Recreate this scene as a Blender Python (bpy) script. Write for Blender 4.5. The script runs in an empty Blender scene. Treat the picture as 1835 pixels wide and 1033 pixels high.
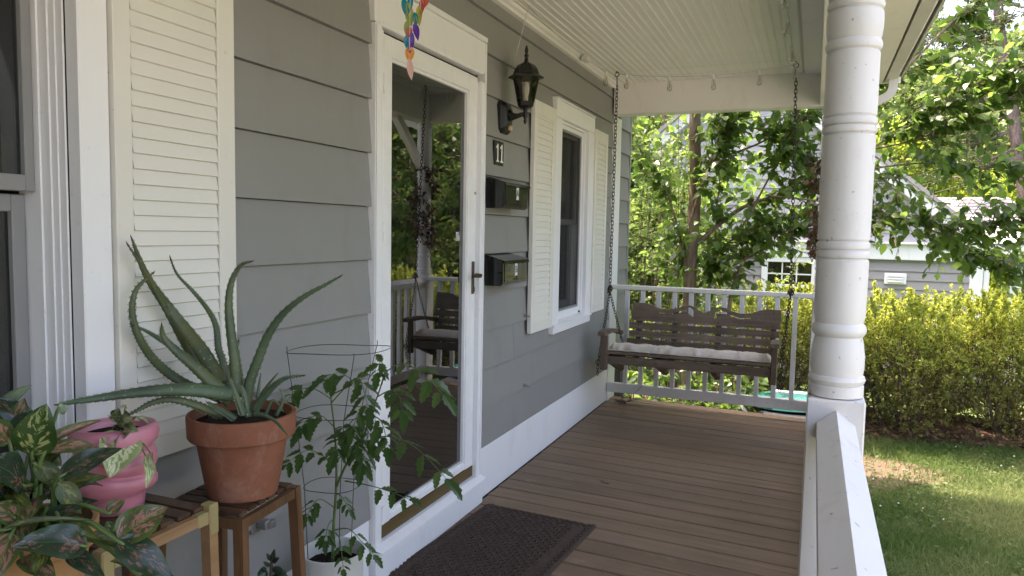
import bpy, math, random
import numpy as np
from mathutils import Vector, Matrix
random.seed(7); rng = np.random.default_rng(7)
C = bpy.context.scene.collection
SC = bpy.context.scene

# ------------------------------------------------------------------ camera, world, sun, exposure
S, CAMZ = 1.5729, 1.4162
cam_d = bpy.data.cameras.new('camera'); cam = bpy.data.objects.new('camera', cam_d); C.objects.link(cam)
cam_d.sensor_width = 36.0; cam_d.lens = 1320.0 / 1835.0 * 36.0; cam_d.clip_start = 0.02; cam_d.clip_end = 500
RIGHT = Vector((0.92516, 0.37914, 0.01821)); UP = Vector((-0.04607, 0.06454, 0.99685)); FWD = Vector((-0.37677, 0.92309, -0.07718))
M = Matrix.Identity(4)
for i in range(3):
    M[i][0] = RIGHT[i]; M[i][1] = UP[i]; M[i][2] = -FWD[i]
M[0][3], M[1][3], M[2][3] = S, 0.0, CAMZ
cam.matrix_world = M
SC.camera = cam

SUN_DIR = Vector((-0.44, 0.09, 1.25)).normalized()      # towards the sun
elev = math.asin(SUN_DIR.z); az = math.atan2(SUN_DIR.x, SUN_DIR.y)
world = bpy.data.worlds.new('World'); SC.world = world; world.use_nodes = True
wn = world.node_tree.nodes; wl_ = world.node_tree.links
sky = wn.new('ShaderNodeTexSky'); sky.sky_type = 'NISHITA'; sky.sun_disc = False
sky.sun_elevation = elev; sky.sun_rotation = az; sky.dust_density = 5.0; sky.air_density = 1.0; sky.ozone_density = 1.0
bg = wn['Background']; bg.inputs['Strength'].default_value = 0.15
wl_.new(sky.outputs[0], bg.inputs['Color'])
sun_d = bpy.data.lights.new('sun', 'SUN'); sun_d.energy = 2.2; sun_d.angle = math.radians(0.5); sun_d.color = (1.0, 0.95, 0.86)
sun = bpy.data.objects.new('sun', sun_d); C.objects.link(sun)
sun.rotation_euler = (-SUN_DIR).to_track_quat('-Z', 'Y').to_euler()
SC.view_settings.view_transform = 'Standard'; SC.view_settings.look = 'None'
SC.view_settings.exposure = 2.88; SC.view_settings.gamma = 1.0
SC.view_settings.use_white_balance = True; SC.view_settings.white_balance_temperature = 7300; SC.view_settings.white_balance_tint = 18   # camera set for open shade
SC.view_settings.use_curve_mapping = False
SC.cycles.max_bounces = 10; SC.cycles.transparent_max_bounces = 24; SC.cycles.transmission_bounces = 6
SC.cycles.diffuse_bounces = 5; SC.cycles.glossy_bounces = 4
SC.cycles.use_denoising = True

# ------------------------------------------------------------------ materials
def new_mat(name):
    m = bpy.data.materials.new(name); m.use_nodes = True
    nt = m.node_tree; nt.nodes.clear()
    return m, nt
def nd(nt, t, **kw):
    n = nt.nodes.new(t)
    for k, v in kw.items(): setattr(n, k, v)
    return n
def val(nt, sock, v): sock.default_value = v
def rgba(c): return (c[0], c[1], c[2], 1.0)
def coords(nt, scale=(1, 1, 1), kind='Object'):
    tc = nd(nt, 'ShaderNodeTexCoord'); mp = nd(nt, 'ShaderNodeMapping')
    mp.inputs['Scale'].default_value = scale
    nt.links.new(tc.outputs[kind], mp.inputs['Vector'])
    return mp.outputs[0]
def noise(nt, vec, scale, detail=5.0, rough=0.6, dist=0.0):
    n = nd(nt, 'ShaderNodeTexNoise'); n.inputs['Scale'].default_value = scale
    n.inputs['Detail'].default_value = detail; n.inputs['Roughness'].default_value = rough; n.inputs['Distortion'].default_value = dist
    nt.links.new(vec, n.inputs['Vector']); return n.outputs['Fac']
def ramp(nt, fac, stops):
    r = nd(nt, 'ShaderNodeValToRGB'); e = r.color_ramp.elements
    e[0].position, e[0].color = stops[0][0], rgba(stops[0][1])
    e[1].position, e[1].color = stops[-1][0], rgba(stops[-1][1])
    for p, c in stops[1:-1]:
        x = e.new(p); x.color = rgba(c)
    nt.links.new(fac, r.inputs['Fac']); return r.outputs['Color']
def mixc(nt, fac, a, b, mode='MIX'):
    m = nd(nt, 'ShaderNodeMix', data_type='RGBA', blend_type=mode)
    if isinstance(fac, (int, float)): m.inputs[0].default_value = fac
    else: nt.links.new(fac, m.inputs[0])
    for s, v in ((m.inputs[6], a), (m.inputs[7], b)):
        if isinstance(v, (tuple, list)): s.default_value = rgba(v)
        else: nt.links.new(v, s)
    return m.outputs[2]
def maprange(nt, fac, a, b, c=0.0, d=1.0):
    m = nd(nt, 'ShaderNodeMapRange'); nt.links.new(fac, m.inputs['Value'])
    for k, v in zip(('From Min', 'From Max', 'To Min', 'To Max'), (a, b, c, d)): m.inputs[k].default_value = v
    return m.outputs[0]
def objrand(nt):
    return nd(nt, 'ShaderNodeObjectInfo').outputs['Random']
def bump(nt, h, strength, dist=0.002):
    b = nd(nt, 'ShaderNodeBump'); b.inputs['Strength'].default_value = strength; b.inputs['Distance'].default_value = dist
    nt.links.new(h, b.inputs['Height']); return b.outputs[0]
def finish(nt, col, rough=0.5, normal=None, spec=0.4, metal=0.0, coat=0.0):
    p = nd(nt, 'ShaderNodeBsdfPrincipled'); o = nd(nt, 'ShaderNodeOutputMaterial')
    if isinstance(col, (tuple, list)): p.inputs['Base Color'].default_value = rgba(col)
    else: nt.links.new(col, p.inputs['Base Color'])
    if isinstance(rough, (int, float)): p.inputs['Roughness'].default_value = rough
    else: nt.links.new(rough, p.inputs['Roughness'])
    p.inputs['Specular IOR Level'].default_value = spec; p.inputs['Metallic'].default_value = metal
    p.inputs['Coat Weight'].default_value = coat
    if normal is not None: nt.links.new(normal, p.inputs['Normal'])
    nt.links.new(p.outputs[0], o.inputs[0]); return p
def sc3(c, k): return tuple(min(1, x * k) for x in c)

def paint(name, c, rough=0.45, var=0.06, dirt=(0.30, 0.27, 0.22), dirt_amt=0.25, speck=0.0, grain=(1, 1, 1), rnd=0.03, bmp=0.15, spec=0.4):
    m, nt = new_mat(name)
    v = coords(nt)
    n1 = noise(nt, v, 1.7, 4)
    col = mixc(nt, n1, sc3(c, 1 - var), sc3(c, 1 + var))
    d = noise(nt, coords(nt, (2.2, 2.2, 0.7)), 2.3, 7, 0.72, 0.4)
    col = mixc(nt, maprange(nt, d, 0.55, 0.82, 0, dirt_amt), col, dirt)
    if speck > 0:
        s = noise(nt, v, 55, 2, 0.5)
        col = mixc(nt, maprange(nt, s, 0.70, 0.76, 0, speck), col, (0.13, 0.11, 0.09))
    if speck > .5:
        s2 = noise(nt, coords(nt, (1, 1, .55)), 21, 3, 0.55, 0.6)
        col = mixc(nt, maprange(nt, s2, 0.715, 0.73, 0, .75), col, (0.22, 0.19, 0.15))
    r = objrand(nt)
    col = mixc(nt, maprange(nt, r, 0, 1, 0, rnd * 2), col, sc3(c, 0.55))
    g = noise(nt, coords(nt, grain), 40, 4, 0.6)
    g2 = noise(nt, v, 4.0, 3, 0.5); ad = nd(nt, 'ShaderNodeMath', operation='MULTIPLY_ADD'); nt.links.new(g2, ad.inputs[0]); ad.inputs[1].default_value = 2.2; nt.links.new(g, ad.inputs[2]); g = ad.outputs[0]
    finish(nt, col, rough, bump(nt, g, bmp), spec)
    return m
def wood(name, a, b, axis=0, rough=0.65, stretch=0.06, scale=28, rnd=0.35, wear=None, bmp=0.4):
    m, nt = new_mat(name)
    sc = [1, 1, 1]; sc[axis] = stretch
    tc = nd(nt, 'ShaderNodeTexCoord'); mp = nd(nt, 'ShaderNodeMapping'); mp.inputs['Scale'].default_value = sc
    r = objrand(nt)
    add = nd(nt, 'ShaderNodeVectorMath', operation='ADD')
    cmb = nd(nt, 'ShaderNodeCombineXYZ'); mul = nd(nt, 'ShaderNodeMath', operation='MULTIPLY'); mul.inputs[1].default_value = 37.0
    nt.links.new(r, mul.inputs[0])
    for i in range(3): nt.links.new(mul.outputs[0], cmb.inputs[i])
    nt.links.new(tc.outputs['Object'], add.inputs[0]); nt.links.new(cmb.outputs[0], add.inputs[1]); nt.links.new(add.outputs[0], mp.inputs['Vector'])
    n1 = noise(nt, mp.outputs[0], scale, 7, 0.65, 0.8)
    col = ramp(nt, n1, [(0.25, a), (0.75, b)])
    n2 = noise(nt, add.outputs[0], 2.3, 5, 0.6)
    col = mixc(nt, maprange(nt, n2, 0.3, 0.7, 0, 0.45), col, sc3(a, 0.75))
    if wear is not None:
        n3 = noise(nt, add.outputs[0], 4.1, 8, 0.75)
        col = mixc(nt, maprange(nt, n3, 0.58, 0.75, 0, 0.6), col, wear)
    hv = nd(nt, 'ShaderNodeHueSaturation'); nt.links.new(col, hv.inputs['Color']); nt.links.new(maprange(nt, r, 0, 1, 1 - rnd / 2, 1 + rnd / 2), hv.inputs['Value'])
    finish(nt, hv.outputs[0], rough, bump(nt, n1, bmp, 0.003), 0.3)
    return m
def plain(name, c, rough=0.5, metal=0.0, spec=0.5, var=0.12, scale=12, bmp=0.1, coat=0.0, bscale=60):
    m, nt = new_mat(name); v = coords(nt)
    col = mixc(nt, noise(nt, v, scale, 5), sc3(c, 1 - var), sc3(c, 1 + var))
    finish(nt, col, rough, bump(nt, noise(nt, v, bscale, 3), bmp), spec, metal, coat)
    return m
def leafmat(name, c1, c2, trans=0.45, tcol=None, gloss=0.03, rough=0.4, patch=None):
    m, nt = new_mat(name)
    g = nd(nt, 'ShaderNodeNewGeometry')
    col = mixc(nt, g.outputs['Random Per Island'], c1, c2)
    if patch is not None:
        n = noise(nt, coords(nt), patch[1], 3)
        col = mixc(nt, maprange(nt, n, 0.4, 0.65), col, patch[0])
    hv = nd(nt, 'ShaderNodeHueSaturation'); nt.links.new(col, hv.inputs['Color'])
    hv.inputs['Hue'].default_value = 0.49; hv.inputs['Value'].default_value = 2.3; hv.inputs['Saturation'].default_value = 1.05
    d = nd(nt, 'ShaderNodeBsdfDiffuse'); nt.links.new(col, d.inputs[0])
    t = nd(nt, 'ShaderNodeBsdfTranslucent'); nt.links.new(hv.outputs[0], t.inputs[0])
    gl = nd(nt, 'ShaderNodeBsdfGlossy'); gl.inputs['Roughness'].default_value = rough; gl.inputs[0].default_value = (0.9, 0.9, 0.9, 1)
    m1 = nd(nt, 'ShaderNodeMixShader'); m1.inputs[0].default_value = trans
    nt.links.new(d.outputs[0], m1.inputs[1]); nt.links.new(t.outputs[0], m1.inputs[2])
    lw = nd(nt, 'ShaderNodeFresnel'); lw.inputs[0].default_value = 1.35
    m2 = nd(nt, 'ShaderNodeMixShader'); mu = nd(nt, 'ShaderNodeMath', operation='MULTIPLY'); mu.inputs[1].default_value = gloss * 6
    nt.links.new(lw.outputs[0], mu.inputs[0]); mn = nd(nt, 'ShaderNodeMath', operation='MINIMUM'); mn.inputs[1].default_value = gloss * 1.6
    nt.links.new(mu.outputs[0], mn.inputs[0]); nt.links.new(mn.outputs[0], m2.inputs[0]); nt.links.new(m1.outputs[0], m2.inputs[1]); nt.links.new(gl.outputs[0], m2.inputs[2])
    o = nd(nt, 'ShaderNodeOutputMaterial'); nt.links.new(m2.outputs[0], o.inputs[0])
    return m
def glass(name, ior=1.9, tint=(1, 1, 1), rough=0.0, wav=0.0, dust=0.0):
    m, nt = new_mat(name)
    fr = nd(nt, 'ShaderNodeFresnel'); fr.inputs[0].default_value = ior
    g = nd(nt, 'ShaderNodeBsdfGlossy'); g.inputs['Roughness'].default_value = rough
    t = nd(nt, 'ShaderNodeBsdfTransparent'); t.inputs[0].default_value = rgba(tint)
    if wav > 0:
        b = bump(nt, noise(nt, coords(nt), 3.0, 2), wav, 0.004); nt.links.new(b, g.inputs['Normal'])
    x = nd(nt, 'ShaderNodeMixShader'); nt.links.new(fr.outputs[0], x.inputs[0]); nt.links.new(t.outputs[0], x.inputs[1]); nt.links.new(g.outputs[0], x.inputs[2])
    out = x.outputs[0]
    if dust > 0:
        d = nd(nt, 'ShaderNodeBsdfDiffuse'); d.inputs[0].default_value = (0.6, 0.6, 0.58, 1)
        f = maprange(nt, noise(nt, coords(nt, (1, 1, .5)), 6, 8, 0.7, 0.5), 0.45, 0.8, dust * .15, dust)
        y = nd(nt, 'ShaderNodeMixShader'); nt.links.new(f, y.inputs[0]); nt.links.new(out, y.inputs[1]); nt.links.new(d.outputs[0], y.inputs[2]); out = y.outputs[0]
    o = nd(nt, 'ShaderNodeOutputMaterial'); nt.links.new(out, o.inputs[0]); return m

MT = {}
MT['siding'] = paint('siding_paint', (0.258, 0.257, 0.242), 0.55, 0.08, (0.18, 0.172, 0.155), 0.5, 0.10, (1, .1, 1), 0.04, 0.12)
MT['trim'] = paint('white_trim_paint', (0.80, 0.80, 0.80), 0.38, 0.03, (0.45, 0.41, 0.33), 0.35, 0.12)
MT['shutter'] = paint('cream_shutter_paint', (0.72, 0.70, 0.63), 0.5, 0.05, (0.45, 0.42, 0.34), 0.35, 0.30)
MT['ceiling'] = paint('ceiling_paint', (0.78, 0.76, 0.71), 0.5, 0.06, (0.33, 0.30, 0.25), 0.35, 0.15)
MT['beam'] = paint('beam_paint', (0.78, 0.76, 0.72), 0.45, 0.04, (0.40, 0.35, 0.30), 0.35, 0.25)
MT['post'] = paint('post_paint', (0.63, 0.62, 0.60), 0.45, 0.06, (0.34, 0.30, 0.25), 0.55, 0.6, (1, 1, .15), 0.0, 0.35)
MT['rail'] = paint('rail_paint', (0.62, 0.615, 0.60), 0.5, 0.06, (0.33, 0.30, 0.25), 0.6, 0.7, (1, .12, 1), 0.02, 0.45)
MT['mossrail'] = paint('weathered_rail_paint', (0.62, 0.62, 0.56), 0.6, 0.06, (0.20, 0.22, 0.12), 0.75, 0.5)
MT['soffit'] = paint('soffit_paint', (0.76, 0.73, 0.67), 0.5, 0.04, (0.40, 0.36, 0.30), 0.3, 0.2)
MT['gutter'] = paint('gutter_paint', (0.60, 0.58, 0.54), 0.45, 0.06, (0.30, 0.26, 0.22), 0.6, 0.4)
MT['deck'] = wood('deck_stain', (0.142, 0.090, 0.053), (0.268, 0.184, 0.122), 0, 0.6, 0.05, 30, 0.20, (0.31, 0.235, 0.165), 0.5)
MT['swingwood'] = wood('weathered_swing_wood', (0.072, 0.051, 0.036), (0.212, 0.154, 0.110), 0, 0.75, 0.05, 34, 0.30, (0.26, 0.20, 0.145), 0.7)
MT['swingwood_y'] = wood('weathered_swing_wood_y', (0.072, 0.051, 0.036), (0.212, 0.154, 0.110), 1, 0.75, 0.05, 34, 0.30, (0.26, 0.20, 0.145), 0.7)
MT['swingwood_z'] = wood('weathered_swing_wood_z', (0.072, 0.051, 0.036), (0.212, 0.154, 0.110), 2, 0.75, 0.05, 34, 0.30, (0.26, 0.20, 0.145), 0.7)
MT['standwood'] = wood('acacia_wood', (0.085, 0.040, 0.017), (0.20, 0.105, 0.048), 2, 0.45, 0.08, 30, 0.3)
MT['standslat'] = wood('acacia_slat_wood', (0.040, 0.022, 0.014), (0.12, 0.065, 0.035), 0, 0.45, 0.08, 30, 0.4)
MT['palewood'] = wood('pale_acacia_wood', (0.20, 0.105, 0.045), (0.36, 0.22, 0.11), 1, 0.5, 0.08, 30, 0.3)
MT['tape'] = plain('masking_tape', (0.29, 0.235, 0.10), 0.5)
MT['brass'] = plain('tarnished_brass_paint', (0.135, 0.085, 0.025), 0.45, 0.3, 0.5, 0.25, 5)
MT['bronze'] = plain('dark_bronze', (0.11, 0.075, 0.045), 0.35, 0.8)
MT['black'] = plain('black_metal', (0.018, 0.018, 0.018), 0.38, 0.2)
MT['glossblack'] = plain('gloss_black_enamel', (0.010, 0.011, 0.010), 0.16, 0.0, 0.45, 0.2, 9, 0.35, 0.25, 9)
MT['chain'] = plain('rusty_chain_steel', (0.040, 0.030, 0.024), 0.55, 0.5, 0.5, 0.5, 30)
MT['wire'] = plain('dark_steel_wire', (0.06, 0.06, 0.06), 0.45, 0.6)
MT['cord'] = plain('white_cord', (0.62, 0.60, 0.55), 0.6)
MT['steel'] = plain('grey_steel', (0.30, 0.29, 0.28), 0.45, 0.7)
MT['glass'] = glass('door_glass', 3.3, (0.50, 0.50, 0.48), 0.0, 0.05, 0.018)
MT['winglass'] = glass('window_glass', 1.75, (0.55, 0.57, 0.55), 0.0, 0.06, 0.015)
def screenmat():
    m, nt = new_mat('window_screen')
    t = nd(nt, 'ShaderNodeBsdfTransparent'); d = nd(nt, 'ShaderNodeBsdfDiffuse'); d.inputs[0].default_value = (0.05, 0.05, 0.05, 1)
    x = nd(nt, 'ShaderNodeMixShader'); x.inputs[0].default_value = 0.32
    nt.links.new(t.outputs[0], x.inputs[1]); nt.links.new(d.outputs[0], x.inputs[2])
    o = nd(nt, 'ShaderNodeOutputMaterial'); nt.links.new(x.outputs[0], o.inputs[0]); return m
MT['screen'] = screenmat()
MT['bulb'] = glass('bulb_glass', 1.5, (0.92, 0.90, 0.85))
MT['lampglass'] = glass('lantern_glass', 1.45, (0.80, 0.78, 0.70))
MT['dark'] = plain('dark_interior', (0.030, 0.027, 0.024), 0.7)
MT['innerdoor'] = paint('inner_door_paint', (0.060, 0.045, 0.038), 0.35, 0.05)
MT['curtain'] = plain('grey_curtain', (0.16, 0.16, 0.155), 0.9)
MT['vinyl'] = paint('shaded_vinyl_sash', (0.24, 0.24, 0.235), 0.45, 0.04)  # grey carries the shadow and screen dimming on the sash
MT['mat'] = plain('doormat_fibre', (0.088, 0.064, 0.052), 0.95, 0, 0.1, 0.5, 60, 1.0, 0, 260)
MT['cushion'] = plain('beige_canvas', (0.56, 0.50, 0.42), 0.9, 0, 0.1, 0.12, 6, 0.5, 0, 220)
MT['white'] = plain('white_plastic', (0.78, 0.78, 0.77), 0.4)
MT['whitepot'] = paint('white_pot_glaze', (0.66, 0.67, 0.62), 0.5, 0.05, (0.4, 0.4, 0.35), 0.2)
MT['pink'] = plain('pink_glaze', (0.50, 0.185, 0.235), 0.32, 0, 0.5, 0.05, 4, 0.05)
MT['soil'] = plain('potting_soil', (0.022, 0.016, 0.012), 0.95, 0, 0.1, 0.6, 60, 1.0, 0, 90)
MT['teal'] = plain('teal_gelcoat', (0.018, 0.12, 0.10), 0.25)
MT['tarp'] = plain('dark_tarp', (0.012, 0.013, 0.020), 0.6)
def terracotta():
    m, nt = new_mat('terracotta')
    v = coords(nt)
    col = ramp(nt, noise(nt, v, 5, 7, 0.65), [(0.3, (0.17, 0.066, 0.036)), (0.7, (0.26, 0.102, 0.056))])
    col = mixc(nt, maprange(nt, noise(nt, coords(nt, (1, 1, 0.7)), 8, 9, 0.72, 0.2), 0.52, 0.74, 0, 0.42), col, (0.40, 0.30, 0.25))
    finish(nt, col, 0.8, bump(nt, noise(nt, v, 120, 3), 0.2), 0.2); return m
MT['terracotta'] = terracotta()
MT['tanpot'] = plain('tan_clay', (0.36, 0.20, 0.09), 0.75, 0, 0.2, 0.1, 6)
def bark(name, a, b):
    m, nt = new_mat(name)
    n = noise(nt, coords(nt, (1, 1, 0.18)), 26, 8, 0.7, 0.6)
    finish(nt, ramp(nt, n, [(0.3, a), (0.7, b)]), 0.9, bump(nt, n, 1.0, 0.015), 0.15); return m
MT['bark'] = bark('grey_brown_bark', (0.085, 0.060, 0.042), (0.31, 0.235, 0.175))
MT['pinebark'] = bark('pine_bark', (0.09, 0.065, 0.055), (0.26, 0.20, 0.175))
MT['twig'] = plain('twig_bark', (0.10, 0.075, 0.055), 0.9, 0, 0.1, 0.4, 20)
MT['greenstem'] = plain('green_stem', (0.10, 0.16, 0.045), 0.5)
MT['leaf'] = leafmat('broad_leaf', (0.052, 0.105, 0.024), (0.105, 0.165, 0.036), 0.62)
MT['fineleaf'] = leafmat('fine_leaf', (0.055, 0.10, 0.026), (0.125, 0.175, 0.042), 0.55)
MT['azalea'] = leafmat('azalea_leaf', (0.080, 0.115, 0.026), (0.20, 0.215, 0.058), 0.35, patch=((0.13, 0.11, 0.045), 2.5))
MT['newgrowth'] = leafmat('azalea_new_growth', (0.17, 0.22, 0.034), (0.34, 0.37, 0.09), 0.45)
MT['forest'] = leafmat('forest_leaf', (0.045, 0.082, 0.024), (0.11, 0.15, 0.045), 0.5)
MT['maple'] = leafmat('maple_leaf', (0.12, 0.18, 0.025), (0.20, 0.25, 0.04), 0.45)
MT['pineneedle'] = leafmat('pine_needle', (0.035, 0.055, 0.022), (0.08, 0.10, 0.035), 0.25)
MT['deadleaf'] = leafmat('dead_leaf', (0.060, 0.038, 0.025), (0.15, 0.095, 0.058), 0.15)
MT['grass'] = leafmat('grass_blade', (0.040, 0.085, 0.022), (0.105, 0.155, 0.048), 0.4, gloss=0.012, patch=((0.155, 0.18, 0.075), 1.3))
MT['tomato'] = leafmat('tomato_leaf', (0.040, 0.085, 0.022), (0.075, 0.13, 0.034), 0.4, gloss=0.04)
MT['jade'] = plain('jade_leaf', (0.035, 0.060, 0.030), 0.3)
def aloemat():
    m, nt = new_mat('aloe_skin')
    v = coords(nt)
    g = objrand(nt)
    col = mixc(nt, g, (0.072, 0.120, 0.062), (0.095, 0.105, 0.034))
    col = mixc(nt, maprange(nt, noise(nt, v, 9, 5), 0.42, 0.72), col, (0.040, 0.065, 0.038))
    col = mixc(nt, maprange(nt, noise(nt, v, 140, 2), 0.66, 0.72, 0, 0.7), col, (0.30, 0.36, 0.24))
    finish(nt, col, 0.42, bump(nt, noise(nt, v, 30, 3), 0.08), 0.4); return m
MT['aloe'] = aloemat()
MT['aloetip'] = plain('aloe_dry_tip', (0.11, 0.05, 0.028), 0.7)
def patleaf(name, green, edge, spot, amount, rough=0.42):
    m, nt = new_mat(name)
    uv = nd(nt, 'ShaderNodeUVMap').outputs[0]
    sep = nd(nt, 'ShaderNodeSeparateXYZ'); nt.links.new(uv, sep.inputs[0])
    ab = nd(nt, 'ShaderNodeMath', operation='ABSOLUTE'); nt.links.new(sep.outputs[1], ab.inputs[0])
    # veins run outwards and forwards: shear u by |v|
    sh = nd(nt, 'ShaderNodeMath', operation='MULTIPLY_ADD'); nt.links.new(ab.outputs[0], sh.inputs[0]); sh.inputs[1].default_value = -0.28; nt.links.new(sep.outputs[0], sh.inputs[2])
    cmb = nd(nt, 'ShaderNodeCombineXYZ'); nt.links.new(sh.outputs[0], cmb.inputs[0]); nt.links.new(sep.outputs[1], cmb.inputs[1]); nt.links.new(objrand(nt), cmb.inputs[2])
    mp = nd(nt, 'ShaderNodeMapping'); mp.inputs['Scale'].default_value = (13, 3.4, 9); nt.links.new(cmb.outputs[0], mp.inputs[0])
    n = noise(nt, mp.outputs[0], 1.0, 4, 0.6, 0.5)
    edgef = maprange(nt, ab.outputs[0], 0.55, 0.95)
    sub = nd(nt, 'ShaderNodeMath', operation='SUBTRACT'); nt.links.new(n, sub.inputs[0])
    mu = nd(nt, 'ShaderNodeMath', operation='MULTIPLY'); mu.inputs[1].default_value = 0.16; nt.links.new(edgef, mu.inputs[0]); nt.links.new(mu.outputs[0], sub.inputs[1])
    sp = maprange(nt, sub.outputs[0], amount, amount + 0.045)
    g2 = mixc(nt, edgef, green, edge)
    col = mixc(nt, sp, g2, spot)
    mid = maprange(nt, ab.outputs[0], 0.02, 0.06, 0.8, 0)
    col = mixc(nt, mid, col, sc3(edge, 1.6))
    p = finish(nt, col, rough, bump(nt, n, 0.12, 0.002), 0.4)
    p.inputs['Transmission Weight'].default_value = 0.0
    return m
MT['agl0'] = patleaf('aglaonema_cream_spots', (0.028, 0.060, 0.012), (0.022, 0.060, 0.010), (0.27, 0.29, 0.11), 0.52)
MT['agl1'] = patleaf('aglaonema_pink_leaf', (0.050, 0.060, 0.016), (0.05, 0.10, 0.015), (0.26, 0.125, 0.088), 0.49)
MT['agl2'] = patleaf('aglaonema_pale_underside', (0.16, 0.22, 0.12), (0.09, 0.15, 0.06), (0.30, 0.33, 0.22), 0.55)
MT['agl3'] = patleaf('aglaonema_dark_leaf', (0.014, 0.030, 0.014), (0.018, 0.045, 0.022), (0.17, 0.075, 0.055), 0.55, 0.22)
MT['agl4'] = patleaf('aglaonema_olive_leaf', (0.040, 0.055, 0.014), (0.03, 0.06, 0.012), (0.14, 0.15, 0.03), 0.5)
MT['pothos'] = patleaf('pothos_variegated', (0.20, 0.26, 0.085), (0.30, 0.35, 0.15), (0.52, 0.54, 0.33), 0.45, 0.4)
SHELL = {'t': (0.015, 0.22, 0.26), 'y': (0.36, 0.34, 0.06), 'r': (0.45, 0.10, 0.06), 'g': (0.20, 0.28, 0.06), 'p': (0.10, 0.03, 0.26), 'o': (0.60, 0.28, 0.05), 'k': (0.70, 0.45, 0.40)}
for k, c in SHELL.items(): MT['shell_' + k] = leafmat('dyed_shell_' + k, sc3(c, 0.9), sc3(c, 1.1), 0.45, gloss=0.2, rough=0.25)
def groundmat():
    m, nt = new_mat('lawn_soil')
    v = coords(nt)
    col = ramp(nt, noise(nt, v, 2.2, 8, 0.7), [(0.3, (0.045, 0.075, 0.022)), (0.55, (0.07, 0.10, 0.03)), (0.75, (0.15, 0.115, 0.07))])
    finish(nt, col, 0.95, bump(nt, noise(nt, v, 35, 5), 0.8, 0.03), 0.1); return m
MT['ground'] = groundmat()
MT['bounce_pale'] = plain('pale_bounce_slab', (0.33, 0.305, 0.285), 0.9, 0, 0.2, 0.12, 3, 0.3)
MT['dirt'] = plain('bare_dirt', (0.135, 0.10, 0.068), 0.95, 0, 0.1, 0.35, 7, 0.8, 0, 30)
MT['mulch'] = plain('leaf_mulch', (0.085, 0.052, 0.034), 0.95, 0, 0.1, 0.6, 16, 1.0, 0, 40)
MT['nsiding'] = paint('neighbour_siding_shaded', (0.30, 0.285, 0.285), 0.6, 0.03, (0.2, 0.19, 0.19), 0.1)  # darker copy of the gable grey, shade below the band put in
MT['nsiding_gable'] = paint('neighbour_gable_siding', (0.38, 0.37, 0.38), 0.6, 0.03, (0.4, 0.39, 0.39), 0.1)
MT['shingle'] = plain('roof_shingle', (0.36, 0.33, 0.33), 0.9, 0, 0.1, 0.25, 9, 0.4)
MT['plaqueblack'] = plain('plaque_black', (0.02, 0.02, 0.02), 0.5)
MT['sticker'] = plain('sticker_white', (0.75, 0.75, 0.72), 0.6)
MT['amber'] = plain('sensor_lens', (0.55, 0.40, 0.20), 0.3)

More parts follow.
